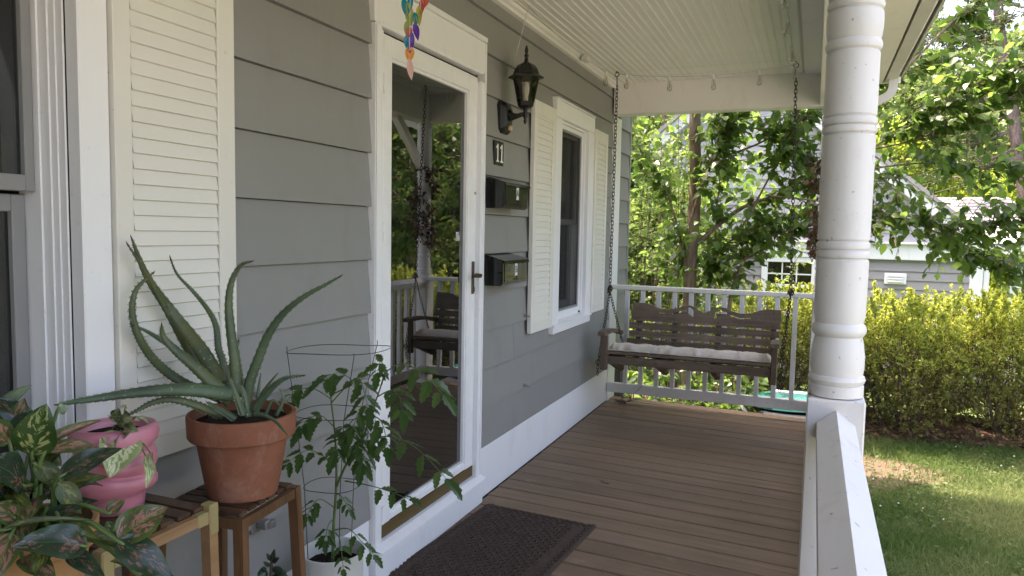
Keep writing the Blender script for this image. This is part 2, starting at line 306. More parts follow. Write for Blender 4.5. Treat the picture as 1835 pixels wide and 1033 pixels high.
# ------------------------------------------------------------------ measured plant shapes (world metres)
ALOE=[([(0.202, 1.422, 1.016), (0.148, 1.417, 1.097), (0.078, 1.386, 1.199), (0.076, 1.318, 1.291), (0.079, 1.273, 1.386)], 0.0183), ([(0.159, 1.448, 1.021), (0.095, 1.437, 1.076), (0.078, 1.376, 1.197), (0.079, 1.314, 1.298), (0.079, 1.261, 1.371)], 0.0094), ([(0.21, 1.422, 0.979), (0.111, 1.391, 1.018), (0.077, 1.34, 1.075), (0.078, 1.292, 1.141), (0.075, 1.275, 1.201), (0.078, 1.281, 1.253), (0.077, 1.311, 1.282), (0.075, 1.34, 1.299)], 0.0106), ([(0.228, 1.389, 1.01), (0.163, 1.378, 1.076), (0.084, 1.361, 1.123), (0.078, 1.313, 1.156), (0.079, 1.271, 1.177)], 0.0069), ([(0.259, 1.399, 0.983), (0.232, 1.378, 1.022), (0.189, 1.352, 1.073), (0.156, 1.329, 1.111), (0.135, 1.31, 1.147), (0.139, 1.302, 1.179)], 0.0152), ([(0.211, 1.445, 0.99), (0.187, 1.448, 1.067), (0.17, 1.45, 1.103), (0.157, 1.456, 1.159), (0.131, 1.455, 1.2), (0.089, 1.448, 1.246), (0.077, 1.409, 1.291), (0.078, 1.387, 1.335)], 0.0078), ([(0.263, 1.423, 0.99), (0.256, 1.421, 1.035), (0.252, 1.42, 1.081), (0.24, 1.419, 1.159), (0.235, 1.419, 1.223), (0.241, 1.423, 1.278), (0.262, 1.432, 1.319), (0.292, 1.441, 1.33)], 0.0132), ([(0.28, 1.428, 0.972), (0.287, 1.429, 1.022), (0.309, 1.438, 1.088), (0.335, 1.447, 1.152), (0.37, 1.46, 1.204), (0.418, 1.477, 1.246), (0.47, 1.494, 1.277), (0.508, 1.506, 1.3)], 0.0112), ([(0.262, 1.402, 1.0), (0.208, 1.327, 1.022), (0.147, 1.249, 1.027), (0.078, 1.161, 1.02), (0.078, 1.074, 1.025)], 0.0165), ([(0.256, 1.374, 0.954), (0.242, 1.351, 0.968), (0.213, 1.323, 0.988), (0.177, 1.291, 1.003), (0.147, 1.261, 0.997), (0.131, 1.235, 0.983), (0.115, 1.209, 0.971)], 0.0095), ([(0.325, 1.403, 0.969), (0.348, 1.404, 0.997), (0.379, 1.409, 1.031), (0.413, 1.414, 1.054), (0.461, 1.423, 1.063)], 0.0075), ([(0.279, 1.448, 0.954), (0.308, 1.465, 1.009), (0.336, 1.479, 1.049)], 0.0042), ([(0.305, 1.437, 0.949), (0.302, 1.445, 1.0), (0.302, 1.455, 1.05)], 0.0049), ([(0.316, 1.377, 0.96), (0.304, 1.37, 1.001), (0.29, 1.363, 1.053)], 0.0054), ([(0.179, 1.475, 0.989), (0.179, 1.487, 1.06), (0.19, 1.501, 1.119)], 0.0065), ([(0.339, 1.387, 0.964), (0.371, 1.384, 0.965), (0.404, 1.381, 0.958), (0.433, 1.375, 0.943), (0.457, 1.367, 0.93)], 0.0047), ([(0.306, 1.362, 0.953), (0.275, 1.346, 0.976), (0.248, 1.331, 0.995)], 0.0054), ([(0.31, 1.459, 0.936), (0.327, 1.47, 0.979), (0.353, 1.478, 0.951)], 0.0035), ([(0.343, 1.463, 0.943), (0.358, 1.472, 0.986), (0.347, 1.47, 1.011)], 0.0035), ([(0.313, 1.397, 0.951), (0.305, 1.397, 0.996), (0.293, 1.395, 1.029)], 0.0061)]
AGLAO=[((0.39, 0.807, 1.03), (0.426, 0.808, 1.132), 0.0348, 0), ((0.26, 0.845, 1.088), (0.306, 0.868, 1.136), 0.0128, 2), ((0.316, 0.834, 1.069), (0.325, 0.842, 1.119), 0.0144, 1), ((0.375, 0.781, 1.058), (0.375, 0.742, 1.111), 0.0215, 1), ((0.401, 0.786, 0.987), (0.415, 0.711, 1.065), 0.0352, 3), ((0.405, 0.814, 1.045), (0.442, 0.897, 1.085), 0.0104, 1), ((0.411, 0.816, 1.038), (0.418, 0.905, 1.032), 0.0162, 1), ((0.452, 0.808, 1.002), (0.493, 0.893, 1.044), 0.0205, 3), ((0.38, 0.862, 1.095), (0.385, 0.875, 1.096), 0.0126, 2), ((0.433, 0.82, 0.986), (0.452, 0.846, 0.934), 0.0186, 4), ((0.535, 0.791, 0.911), (0.505, 0.695, 0.953), 0.0305, 3), ((0.435, 0.741, 0.932), (0.463, 0.694, 0.887), 0.0239, 1), ((0.417, 0.734, 0.936), (0.506, 0.825, 0.945), 0.0062, 4), ((0.563, 0.824, 0.912), (0.603, 0.888, 0.958), 0.0318, 1), ((0.569, 0.816, 0.915), (0.647, 0.854, 0.858), 0.0267, 3), ((0.511, 0.848, 0.938), (0.519, 0.875, 0.957), 0.013, 1), ((0.543, 0.837, 0.908), (0.526, 0.833, 0.935), 0.0136, 0), ((0.564, 0.842, 0.861), (0.552, 0.817, 0.88), 0.0081, 4), ((0.393, 0.807, 1.019), (0.428, 0.839, 0.966), 0.0186, 4), ((0.369, 0.836, 1.089), (0.328, 0.814, 1.037), 0.0284, 3), ((0.353, 0.835, 1.034), (0.39, 0.858, 1.003), 0.0211, 4), ((0.373, 0.774, 0.979), (0.454, 0.763, 0.973), 0.0125, 4), ((0.581, 0.847, 0.844), (0.649, 0.874, 0.839), 0.0145, 0), ((0.378, 0.797, 0.972), (0.373, 0.73, 0.975), 0.027, 3), ((0.333, 0.85, 1.057), (0.283, 0.814, 1.128), 0.0212, 3), ((0.36, 0.809, 0.946), (0.424, 0.818, 1.001), 0.0149, 4), ((0.387, 0.8, 0.963), (0.371, 0.776, 1.015), 0.0165, 1), ((0.434, 0.795, 0.935), (0.491, 0.821, 0.963), 0.0127, 3), ((0.478, 0.791, 0.935), (0.55, 0.798, 0.926), 0.0133, 4), ((0.411, 0.765, 0.942), (0.41, 0.724, 0.983), 0.0211, 1), ((0.481, 0.77, 0.925), (0.517, 0.717, 0.9), 0.0188, 4), ((0.507, 0.778, 0.899), (0.583, 0.785, 0.875), 0.0157, 3), ((0.461, 0.738, 0.898), (0.548, 0.729, 0.884), 0.0204, 1), ((0.374, 0.83, 1.0), (0.396, 0.875, 1.039), 0.0173, 4), ((0.38, 0.779, 1.007), (0.39, 0.729, 1.014), 0.0231, 1), ((0.388, 0.843, 0.959), (0.345, 0.84, 0.998), 0.0173, 3), ((0.52, 0.807, 0.918), (0.566, 0.845, 0.888), 0.0117, 4)]
AGPOT=(0.367, 0.82, 0.919)
TSTEM=[[(0.181, 1.92, 0.335), (0.18, 1.927, 0.462), (0.184, 1.934, 0.571), (0.183, 1.937, 0.662), (0.175, 1.939, 0.77), (0.163, 1.938, 0.86), (0.16, 1.938, 0.914)], [(0.187, 1.932, 0.587), (0.229, 1.93, 0.67), (0.282, 1.933, 0.749), (0.317, 1.928, 0.834), (0.352, 1.924, 0.918), (0.378, 1.914, 0.983)]]
TLEAF=[([(0.168, 1.95, 0.886), (0.233, 1.954, 0.925), (0.203, 1.92, 0.961), (0.172, 1.88, 0.94)], 1.25), ([(0.166, 1.935, 0.857), (0.25, 1.948, 0.943), (0.289, 1.933, 0.91), (0.32, 1.911, 0.851)], 1.1), ([(0.165, 1.936, 0.868), (0.115, 1.905, 0.905), (0.075, 1.873, 0.897), (0.076, 1.813, 0.863)], 1.0), ([(0.171, 1.942, 0.778), (0.144, 1.909, 0.819), (0.121, 1.874, 0.812), (0.115, 1.844, 0.786)], 1.1), ([(0.182, 1.936, 0.648), (0.162, 1.899, 0.692), (0.128, 1.854, 0.718), (0.082, 1.799, 0.674)], 1.0), ([(0.183, 1.935, 0.511), (0.146, 1.905, 0.547), (0.133, 1.881, 0.535), (0.125, 1.856, 0.497)], 0.9), ([(0.18, 1.935, 0.524), (0.139, 1.915, 0.561), (0.11, 1.896, 0.563), (0.087, 1.878, 0.551)], 0.7), ([(0.194, 1.913, 0.451), (0.254, 1.903, 0.469), (0.307, 1.887, 0.449), (0.374, 1.875, 0.409)], 0.8), ([(0.186, 1.93, 0.563), (0.215, 1.92, 0.562), (0.255, 1.912, 0.524)], 0.6), ([(0.271, 1.924, 0.732), (0.385, 1.904, 0.783), (0.507, 1.88, 0.769), (0.637, 1.854, 0.687)], 1.3), ([(0.24, 1.903, 0.622), (0.334, 1.891, 0.626), (0.415, 1.874, 0.626), (0.509, 1.861, 0.615)], 0.9), ([(0.378, 1.913, 0.978), (0.456, 1.887, 1.017), (0.547, 1.86, 0.993), (0.632, 1.83, 0.941)], 1.2), ([(0.343, 1.925, 0.896), (0.402, 1.908, 0.926), (0.448, 1.882, 0.915), (0.48, 1.848, 0.871)], 1.0), ([(0.365, 1.915, 0.938), (0.383, 1.905, 0.985), (0.38, 1.885, 1.017), (0.384, 1.861, 0.981)], 0.9), ([(0.272, 1.948, 0.744), (0.256, 1.915, 0.777), (0.243, 1.88, 0.772), (0.242, 1.847, 0.728)], 1.2), ([(0.179, 1.934, 0.772), (0.218, 1.915, 0.79), (0.264, 1.897, 0.782), (0.305, 1.874, 0.736)], 1.0), ([(0.175, 1.937, 0.822), (0.173, 1.914, 0.821), (0.177, 1.891, 0.791), (0.185, 1.869, 0.744)], 1.0), ([(0.292, 1.938, 0.788), (0.316, 1.918, 0.783), (0.324, 1.89, 0.748), (0.331, 1.859, 0.696)], 1.1), ([(0.316, 1.93, 0.834), (0.36, 1.912, 0.831), (0.395, 1.887, 0.801), (0.422, 1.858, 0.759)], 1.0), ([(0.181, 1.932, 0.479), (0.173, 1.913, 0.47), (0.174, 1.897, 0.444), (0.181, 1.884, 0.42)], 0.7), ([(0.196, 1.913, 0.442), (0.24, 1.874, 0.447), (0.279, 1.83, 0.427), (0.318, 1.785, 0.391)], 0.6), ([(0.167, 1.936, 0.861), (0.194, 1.929, 0.901), (0.23, 1.922, 0.897), (0.263, 1.911, 0.867)], 0.9), ([(0.161, 1.938, 0.911), (0.154, 1.925, 0.916), (0.136, 1.905, 0.9), (0.128, 1.888, 0.867)], 0.9), ([(0.189, 1.929, 0.669), (0.231, 1.921, 0.709), (0.279, 1.911, 0.704), (0.32, 1.897, 0.675)], 0.9), ([(0.316, 1.93, 0.834), (0.3, 1.911, 0.854), (0.292, 1.892, 0.84), (0.289, 1.873, 0.8)], 0.9)]
CHIME=[((0.562, 1.696, 2.013), (0.572, 1.696, 1.968), 't'), ((0.581, 1.704, 2.017), (0.578, 1.699, 1.977), 't'), ((0.572, 1.699, 2.0), (0.589, 1.702, 1.954), 'y'), ((0.6, 1.71, 1.992), (0.604, 1.707, 1.947), 'y'), ((0.61, 1.716, 2.018), (0.608, 1.711, 1.975), 'r'), ((0.617, 1.718, 2.015), (0.616, 1.716, 1.992), 'r'), ((0.573, 1.697, 1.974), (0.585, 1.699, 1.943), 'g'), ((0.591, 1.704, 1.975), (0.597, 1.704, 1.946), 't'), ((0.577, 1.697, 1.954), (0.574, 1.693, 1.922), 'g'), ((0.593, 1.703, 1.949), (0.602, 1.703, 1.909), 'p'), ((0.584, 1.698, 1.937), (0.579, 1.694, 1.914), 'r'), ((0.575, 1.693, 1.917), (0.58, 1.692, 1.88), 't'), ((0.589, 1.699, 1.923), (0.586, 1.694, 1.877), 'p'), ((0.581, 1.693, 1.885), (0.581, 1.69, 1.857), 'o'), ((0.589, 1.696, 1.885), (0.588, 1.693, 1.854), 'o'), ((0.583, 1.691, 1.857), (0.591, 1.691, 1.809), 'k')]
POTHOS=[((0.229, 1.106, 0.994), (0.261, 1.057, 1.03), 0.0151), ((0.241, 1.11, 0.982), (0.317, 1.078, 1.002), 0.0151), ((0.226, 1.103, 0.973), (0.275, 1.057, 0.965), 0.0168), ((0.249, 1.114, 0.988), (0.318, 1.08, 1.024), 0.0134), ((0.233, 1.109, 1.008), (0.287, 1.07, 1.05), 0.0151), ((0.231, 1.108, 1.003), (0.275, 1.064, 1.046), 0.0118), ((0.22, 1.104, 1.008), (0.294, 1.072, 1.051), 0.0134), ((0.236, 1.109, 0.996), (0.307, 1.076, 1.031), 0.0134), ((0.227, 1.105, 0.988), (0.264, 1.057, 1.019), 0.0118), ((0.215, 1.099, 0.976), (0.255, 1.05, 0.976), 0.0118), ((0.238, 1.109, 0.985), (0.299, 1.072, 1.022), 0.0101), ((0.245, 1.111, 0.973), (0.304, 1.073, 1.005), 0.0151), ((0.259, 1.119, 1.004), (0.337, 1.087, 1.019), 0.0067), ((0.242, 1.11, 0.976), (0.267, 1.049, 0.91), 0.0437), ((0.285, 1.123, 0.927), (0.337, 1.076, 0.889), 0.0151), ((0.293, 1.127, 0.934), (0.35, 1.085, 0.921), 0.0084)]
JADE=[((0.183, 1.628, 0.459), (0.203, 1.618, 0.508), 0.008), ((0.18, 1.626, 0.451), (0.175, 1.604, 0.471), 0.0064), ((0.186, 1.629, 0.462), (0.216, 1.621, 0.484), 0.008), ((0.186, 1.628, 0.446), (0.229, 1.624, 0.445), 0.0111), ((0.175, 1.622, 0.427), (0.162, 1.596, 0.436), 0.0223), ((0.182, 1.628, 0.467), (0.183, 1.609, 0.496), 0.0064), ((0.204, 1.635, 0.44), (0.236, 1.625, 0.43), 0.0127), ((0.19, 1.628, 0.427), (0.248, 1.629, 0.422), 0.0143), ((0.172, 1.621, 0.44), (0.173, 1.602, 0.455), 0.0064)]
JADEC=[(0.184, 1.618, 0.332), (0.183, 1.625, 0.422), (0.184, 1.629, 0.467)]

# ------------------------------------------------------------------ mesh helpers
class MB:
    def __init__(s): s.v = []; s.f = []; s.uv = None
    def add(s, V, F):
        b = len(s.v); s.v += [tuple(p) for p in V]; s.f += [tuple(b + i for i in f) for f in F]; return s
    def hexa(s, p):
        return s.add(p, [(0, 3, 2, 1), (4, 5, 6, 7), (0, 1, 5, 4), (1, 2, 6, 5), (2, 3, 7, 6), (3, 0, 4, 7)])
    def box(s, x0, x1, y0, y1, z0, z1, c=0.0):
        if c <= 0:
            return s.hexa([(x0, y0, z0), (x1, y0, z0), (x1, y1, z0), (x0, y1, z0), (x0, y0, z1), (x1, y0, z1), (x1, y1, z1), (x0, y1, z1)])
        c = min(c, (x1 - x0) / 3, (y1 - y0) / 3, (z1 - z0) / 3)
        V = []; idx = {}
        X = (x0, x1); Y = (y0, y1); Z = (z0, z1); sg = (1, -1)
        for i in (0, 1):
            for j in (0, 1):
                for k in (0, 1):
                    for a in range(3):
                        p = [X[i] + (sg[i] * c if a != 0 else 0), Y[j] + (sg[j] * c if a != 1 else 0), Z[k] + (sg[k] * c if a != 2 else 0)]
                        idx[i, j, k, a] = len(V); V.append(tuple(p))
        F = []
        def q(*k): F.append(tuple(idx[t] for t in k))
        for i in (0, 1): q(*[(i, j, k, 0) for j, k in ([(0, 0), (0, 1), (1, 1), (1, 0)] if i == 0 else [(0, 0), (1, 0), (1, 1), (0, 1)])])
        for j in (0, 1): q(*[(i, j, k, 1) for i, k in ([(0, 0), (1, 0), (1, 1), (0, 1)] if j == 0 else [(0, 0), (0, 1), (1, 1), (1, 0)])])
        for k in (0, 1): q(*[(i, j, k, 2) for i, j in ([(0, 0), (0, 1), (1, 1), (1, 0)] if k == 0 else [(0, 0), (1, 0), (1, 1), (0, 1)])])
        for i in (0, 1):
            for j in (0, 1): q((i, j, 0, 0), (i, j, 0, 1), (i, j, 1, 1), (i, j, 1, 0))
        for i in (0, 1):
            for k in (0, 1): q((i, 0, k, 0), (i, 0, k, 2), (i, 1, k, 2), (i, 1, k, 0))
        for j in (0, 1):
            for k in (0, 1): q((0, j, k, 1), (0, j, k, 2), (1, j, k, 2), (1, j, k, 1))
        for i in (0, 1):
            for j in (0, 1):
                for k in (0, 1): q((i, j, k, 0), (i, j, k, 1), (i, j, k, 2))
        return s.add(V, F)
    def prism(s, poly, ax, a, b):
        """poly: list of 2D points; extruded along axis ax between a and b"""
        n = len(poly); V = []
        for t in (a, b):
            for p in poly:
                q = list(p); q.insert(ax, t); V.append(tuple(q))
        F = [tuple(range(n)), tuple(range(2 * n - 1, n - 1, -1))]
        for i in range(n):
            j = (i + 1) % n; F.append((i, j, n + j, n + i))
        return s.add(V, F)
    def tube(s, path, rad, n=6, cap=True, flat=None, twist=0.0, closed=False):
        P = [Vector(p) for p in path]; m = len(P)
        if not hasattr(rad, '__len__'): rad = [rad] * m
        V = []; F = []
        up = None
        for i in range(m):
            if closed: d = P[(i + 1) % m] - P[i - 1]
            else: d = P[min(i + 1, m - 1)] - P[max(i - 1, 0)]
            if d.length < 1e-9: d = Vector((0, 0, 1))
            d.normalize()
            if up is None:
                up = Vector((0, 0, 1)) if abs(d.z) < 0.9 else Vector((1, 0, 0))
                if flat is not None: up = Vector(flat)
            a = d.cross(up)
            if a.length < 1e-6: a = d.cross(Vector((0.3, 0.9, 0.2)))
            a.normalize(); b = a.cross(d); b.normalize(); up = b
            for k in range(n):
                t = 2 * math.pi * k / n + twist
                V.append(P[i] + a * (math.cos(t) * rad[i]) + b * (math.sin(t) * rad[i]))
        for i in range(m if closed else m - 1):
            i2 = (i + 1) % m
            for k in range(n):
                k2 = (k + 1) % n; F.append((i * n + k, i * n + k2, i2 * n + k2, i2 * n + k))
        if cap and not closed:
            F.append(tuple(range(n - 1, -1, -1))); F.append(tuple((m - 1) * n + k for k in range(n)))
        return s.add(V, F)
    def lathe(s, prof, c=(0, 0, 0), n=24, axis=None):
        """prof: (r, z) list along z from c"""
        V = []; F = []; m = len(prof)
        for r, z in prof:
            for k in range(n):
                t = 2 * math.pi * k / n; V.append((c[0] + r * math.cos(t), c[1] + r * math.sin(t), c[2] + z))
        for i in range(m - 1):
            for k in range(n):
                k2 = (k + 1) % n; F.append((i * n + k, i * n + k2, (i + 1) * n + k2, (i + 1) * n + k))
        if prof[0][0] > 1e-5: F.append(tuple(range(n - 1, -1, -1)))
        if prof[-1][0] > 1e-5: F.append(tuple((m - 1) * n + k for k in range(n)))
        return s.add(V, F)
    def bar(s, a, b, w, h, up=(0, 0, 1), c=0.0):
        """rectangular bar from a to b; w across, h along up"""
        a = Vector(a); b = Vector(b); d = (b - a).normalized(); sd = d.cross(Vector(up)).normalized(); u = sd.cross(d)
        p = []
        for e in (a, b):
            for i, j in ((-1, -1), (1, -1), (1, 1), (-1, 1)): p.append(e + sd * (i * w / 2) + u * (j * h / 2))
        return s.hexa(p)

ORG = {}
def mesh_of(name, mb, mat, smooth=False, org=(0, 0, 0)):
    me = bpy.data.meshes.new(name)
    o = Vector(org)
    me.from_pydata([Vector(p) - o for p in mb.v], [], mb.f)
    if mat is not None: me.materials.append(mat)
    if smooth:
        me.polygons.foreach_set('use_smooth', [True] * len(me.polygons))
        if smooth == 'auto':
            me.set_sharp_from_angle(angle=math.radians(32))
    me.update(); return me
def link(name, me, parent=None, loc=None):
    o = bpy.data.objects.new(name, me); C.objects.link(o)
    if parent is not None: o.parent = parent
    if loc is not None: o.location = loc
    return o
def part(name, mb, mat, parent, smooth=False, label=None, kind=None):
    """a mesh part with vertices given in world space, parented to a thing (or part) whose origin is known"""
    org = ORG[parent.name]
    o = link(name, mesh_of(name, mb, MT[mat] if isinstance(mat, str) else mat, smooth, org), parent)
    ORG[o.name] = org
    if label: o['label'] = label
    if kind: o['kind'] = kind
    return o
def tag(o, label, cat, group=None):
    o['label'] = label; o['category'] = cat
    if group: o['group'] = group
    return o
def thing(name, label, cat, loc, group=None):
    o = bpy.data.objects.new(name, None); C.objects.link(o); o.location = loc; o.empty_display_size = 0.1
    ORG[o.name] = tuple(loc)
    return tag(o, label, cat, group)
def solo(name, mb, mat, loc, label=None, cat=None, group=None, smooth=False, kind=None):
    o = link(name, mesh_of(name, mb, MT[mat] if isinstance(mat, str) else mat, smooth, loc), None, loc); ORG[o.name] = tuple(loc)
    if label: tag(o, label, cat, group)
    if kind: o['kind'] = kind
    return o
def np_mesh(name, V, F, mat, uv=None):
    """V (n,3) array, F (m,k) array with constant k"""
    me = bpy.data.meshes.new(name); V = np.asarray(V, np.float32); F = np.asarray(F, np.int32); k = F.shape[1]
    me.vertices.add(len(V)); me.vertices.foreach_set('co', V.ravel())
    me.loops.add(F.size); me.loops.foreach_set('vertex_index', F.ravel())
    me.polygons.add(len(F)); me.polygons.foreach_set('loop_start', np.arange(0, F.size, k, dtype=np.int32))
    try: me.polygons.foreach_set('loop_total', np.full(len(F), k, np.int32))
    except Exception: pass
    me.update(calc_edges=True); me.validate()
    me.materials.append(MT[mat] if isinstance(mat, str) else mat)
    return me
def unit(a): return a / np.maximum(np.linalg.norm(a, axis=1, keepdims=True), 1e-9)
T_BROAD = (np.array([(0, 0, 0), (.22, .36, .05), (.58, .33, .03), (1.05, 0, -.16), (.58, -.33, .03), (.22, -.36, .05), (.5, 0, -.03)]), [(0, 6, 1), (1, 6, 2), (2, 6, 3), (3, 6, 4), (4, 6, 5), (5, 6, 0)])
T_SMALL = (np.array([(0, 0, 0), (.5, .27, .05), (1, 0, -.03), (.5, -.27, .05)]), [(0, 1, 2), (0, 2, 3)])
T_CLUMP = (np.array([(0, 0, 0), (.3, .45, .1), (.9, .3, -.1), (1.1, -.1, .05), (.6, -.5, -.05)]), [(0, 1, 2), (0, 2, 3), (0, 3, 4)])
def leaves(P, D, N, size, templ):
    P = np.asarray(P, float); D = unit(np.asarray(D, float)); N = np.asarray(N, float)
    Sd = unit(np.cross(D, N)); N2 = np.cross(Sd, D)
    T, F = templ; T = np.asarray(T); k = len(T)
    size = np.broadcast_to(np.asarray(size, float), (len(P),))[:, None, None]
    V = P[:, None, :] + size * (T[None, :, 0:1] * D[:, None, :] + T[None, :, 1:2] * Sd[:, None, :] + T[None, :, 2:3] * N2[:, None, :])
    F = np.asarray(F)[None] + (np.arange(len(P)) * k)[:, None, None]
    return V.reshape(-1, 3), F.reshape(-1, F.shape[-1])
def rdir(n): return unit(rng.normal(size=(n, 3)))

def front(y, z, p):           # where a ray that meets the wall plane x=0 at (y,z) meets a face standing p proud of it
    k = 1 - p / S
    return y * k, CAMZ + (z - CAMZ) * k

# ------------------------------------------------------------------ the house
house = thing('house', 'gray clapboard house front with white trim, glass storm door and cream louvered shutters', 'house', (0, 2.93, 0))
ZB = [.272, .479, .684, .887, 1.09, 1.295, 1.498, 1.70, 1.902, 2.105, 2.309, 2.509, 2.60]
OPEN = [(0.14, 1.235, .745, 2.29), (2.43, 3.40, -1, 2.365), (4.52, 5.36, .755, 2.25)]
def board(y0, y1, z0, z1, k):
    H = ZB[k + 1] - ZB[k]
    def xf(z): return 0.006 - 0.017 * (z - ZB[k]) / H
    b = MB(); xb = -0.0255; z0 += .0024 if abs(z0 - ZB[k]) < 1e-6 else 0
    b.hexa([(xb, y0, z0), (xf(z0), y0, z0), (xf(z0), y1, z0), (xb, y1, z0), (xb, y0, z1), (xf(z1), y0, z1), (xf(z1), y1, z1), (xb, y1, z1)])
    part('siding_board', b, 'siding', house)
JOINT = {10: (3.93,), 4: (5.62,), 2: (3.9,), 0: (0.4,), 6: (-0.6,), 8: (5.68,), 11: (1.2, 4.6), 9: (-0.4,)}
for k in range(len(ZB) - 1):
    z0, z1 = ZB[k], ZB[k + 1]
    cuts = [z0, z1]
    for (a, b, c, d) in OPEN:
        for q in (c, d):
            if z0 + .012 < q < z1 - .012: cuts.append(q)
    cuts = sorted(set(cuts))
    for ci in range(len(cuts) - 1):
        c0, c1 = cuts[ci], cuts[ci + 1]; zm = (c0 + c1) / 2
        segs = [(-2.2, 6.012), (6.24, 6.62)]
        for (a, b, c, d) in OPEN:
            if c < zm < d:
                ns = []
                for s0, s1 in segs:
                    if b <= s0 or a >= s1: ns.append((s0, s1))
                    else:
                        if a > s0: ns.append((s0, a))
                        if b < s1: ns.append((b, s1))
                segs = ns
        for s0, s1 in segs:
            e = [s0] + [j for j in JOINT.get(k, ()) if s0 + .1 < j < s1 - .1] + [s1]
            for i in range(len(e) - 1): board(e[i] + (0.0012 if i else 0), e[i + 1] - (0.0012 if i < len(e) - 2 else 0), c0, c1, k)
# sheathing behind the boards, with the door and window openings left free
sh = MB(); sx0, sx1 = -.16, -.026
for y0, y1, z0, z1 in [(-2.2, .2, -.55, 2.62), (.2, 1.194, -.55, .745), (.2, 1.194, 2.31, 2.62), (1.194, 2.47, -.55, 2.62), (2.47, 3.37, -.55, .10), (2.47, 3.37, 2.2, 2.62), (3.37, 4.624, -.55, 2.62), (4.624, 5.244, -.55, .79), (4.624, 5.244, 2.2, 2.62), (5.244, 6.60, -.55, 2.62)]:
    sh.box(sx0, sx1, y0, y1, z0, z1)
part('sheathing', sh, 'dark', house)
rm = MB()
rm.box(-5.0, -.162, 6.45, 6.60, -.55, 2.62); rm.box(-5.0, -.162, -2.2, -2.05, -.55, 2.62); rm.box(-5.0, -4.85, -2.05, 6.45, -.55, 2.62)
rm.box(-4.85, -.162, -2.05, 6.45, -.2, 0.02); rm.box(-4.85, -.162, 2.0, 2.1, .02, 2.62); rm.box(-4.85, -.162, 3.8, 3.9, .02, 2.62)
part('interior_walls', rm, 'dark', house)
for k in range(len(ZB) - 1):      # boards of an unseen end wall, added to cut light from behind the camera
    part('siding_board', MB().hexa([(.0, -2.16, ZB[k]), (1.72, -2.16, ZB[k]), (1.72, -2.13, ZB[k]), (.0, -2.13, ZB[k]), (.0, -2.16, ZB[k + 1] - .003), (1.72, -2.16, ZB[k + 1] - .003), (1.72, -2.147, ZB[k + 1] - .003), (.0, -2.147, ZB[k + 1] - .003)]), 'siding', house)
part('light_block_wall', MB().box(.0, 1.73, -6.0, -2.165, -.55, 2.62), 'siding', house)  # unseen block behind those boards, added to hold back light
part('upper_wall', MB().box(-6.0, -.03, -2.2, 6.6, 2.80, 5.5), 'siding', house)
part('main_roof', MB().prism([(-6.4, 5.3), (.4, 5.3), (.4, 5.45), (-3.0, 7.2), (-6.4, 5.45)], 1, -2.5, 6.95), 'shingle', house)
# baseboard, corner board, crown
bb = MB()
for y0, y1 in ((-2.2, 2.405), (3.43, 6.012)): bb.box(-.025, .002, y0, y1, .0, .270, .002)
part('baseboard', bb, 'trim', house)
part('corner_board', MB().box(-.025, .010, 6.014, 6.238, -.1, 2.375, .003), 'trim', house)
part('end_board', MB().box(-.03, .006, 6.605, 6.64, -.5, 2.62, .003), 'siding', house)
part('crown_moulding', MB().prism([(-.012, 2.588), (.020, 2.588), (.030, 2.598), (.048, 2.606), (.056, 2.6185), (-.012, 2.6185)], 1, -2.2, 5.948), 'ceiling', house)

# storm door
part('door_sill', MB().prism([(-.05, .10), (.036, .10), (.052, .108), (.052, .135), (.012, .152), (-.05, .16)], 1, 2.41, 3.425), 'trim', house)
part('riser_board', MB().box(-.025, .030, 2.41, 3.425, .0, .098, .002), 'trim', house)
part('door_casing', MB().box(-.02, .022, 2.41, 2.452, .1525, 2.188, .003).box(-.02, .026, 2.412, 2.420, .155, 2.18), 'trim', house)
part('door_casing', MB().box(-.02, .022, 3.352, 3.404, .1525, 2.148, .003).box(-.018, .028, 3.392, 3.4055, .155, 2.34, .002).box(-.018, .026, 3.3505, 3.360, .155, 2.14), 'trim', house)
part('door_header', MB().box(-.02, .020, 2.405, 3.3915, 2.19, 2.342, .003).box(-.02, .032, 2.405, 3.404, 2.343, 2.366, .003).box(-.02, .026, 2.44, 3.36, 2.18, 2.20, .003), 'trim', house)
part('hinge_jamb', MB().box(-.03, .012, 2.4525, 2.470, .153, 2.178, .002).box(-.03, .006, 2.4705, 2.490, .153, 2.176, .002), 'white', house)
door = part('storm_door', MB().box(-.028, .004, 2.4915, 2.556, .215, 2.166, .003).box(-.028, .004, 3.262, 3.350, .215, 2.166, .003).box(-.028, .004, 2.5565, 3.2615, 2.087, 2.166, .003).box(-.028, .004, 2.5565, 3.2615, .218, .248, .003)
            .box(-.028, -.004, 2.5565, 2.566, .2485, 2.0865).box(-.028, -.004, 3.252, 3.2615, .2485, 2.0865).box(-.028, -.004, 2.5665, 3.2515, 2.074, 2.0865).box(-.028, -.004, 2.5665, 3.2515, .2485, .260), 'white', house)
part('glass_pane', MB().hexa([(-.0145, 2.5665, .261), (-.0105, 2.5665, .261), (-.0190, 3.2515, .261), (-.0230, 3.2515, .261), (-.0145, 2.5665, 2.0735), (-.0105, 2.5665, 2.0735), (-.0190, 3.2515, 2.0735), (-.0230, 3.2515, 2.0735)]), 'glass', door)
part('kick_plate', MB().box(-.028, .005, 2.492, 3.349, .162, .2145, .001), 'brass', door)
hd = MB()
hd.box(.0042, .012, 3.306, 3.328, 1.10, 1.262, .002)
hd.tube([(.012, 3.317, 1.19), (.05, 3.317, 1.19), (.058, 3.30, 1.195), (.052, 3.26, 1.20), (.047, 3.235, 1.192)], [.009, .009, .009, .008, .006], 8)
hd.box(.0042, .017, 3.310, 3.324, 1.11, 1.135, .002)
part('door_handle', hd, 'bronze', door, 'auto')
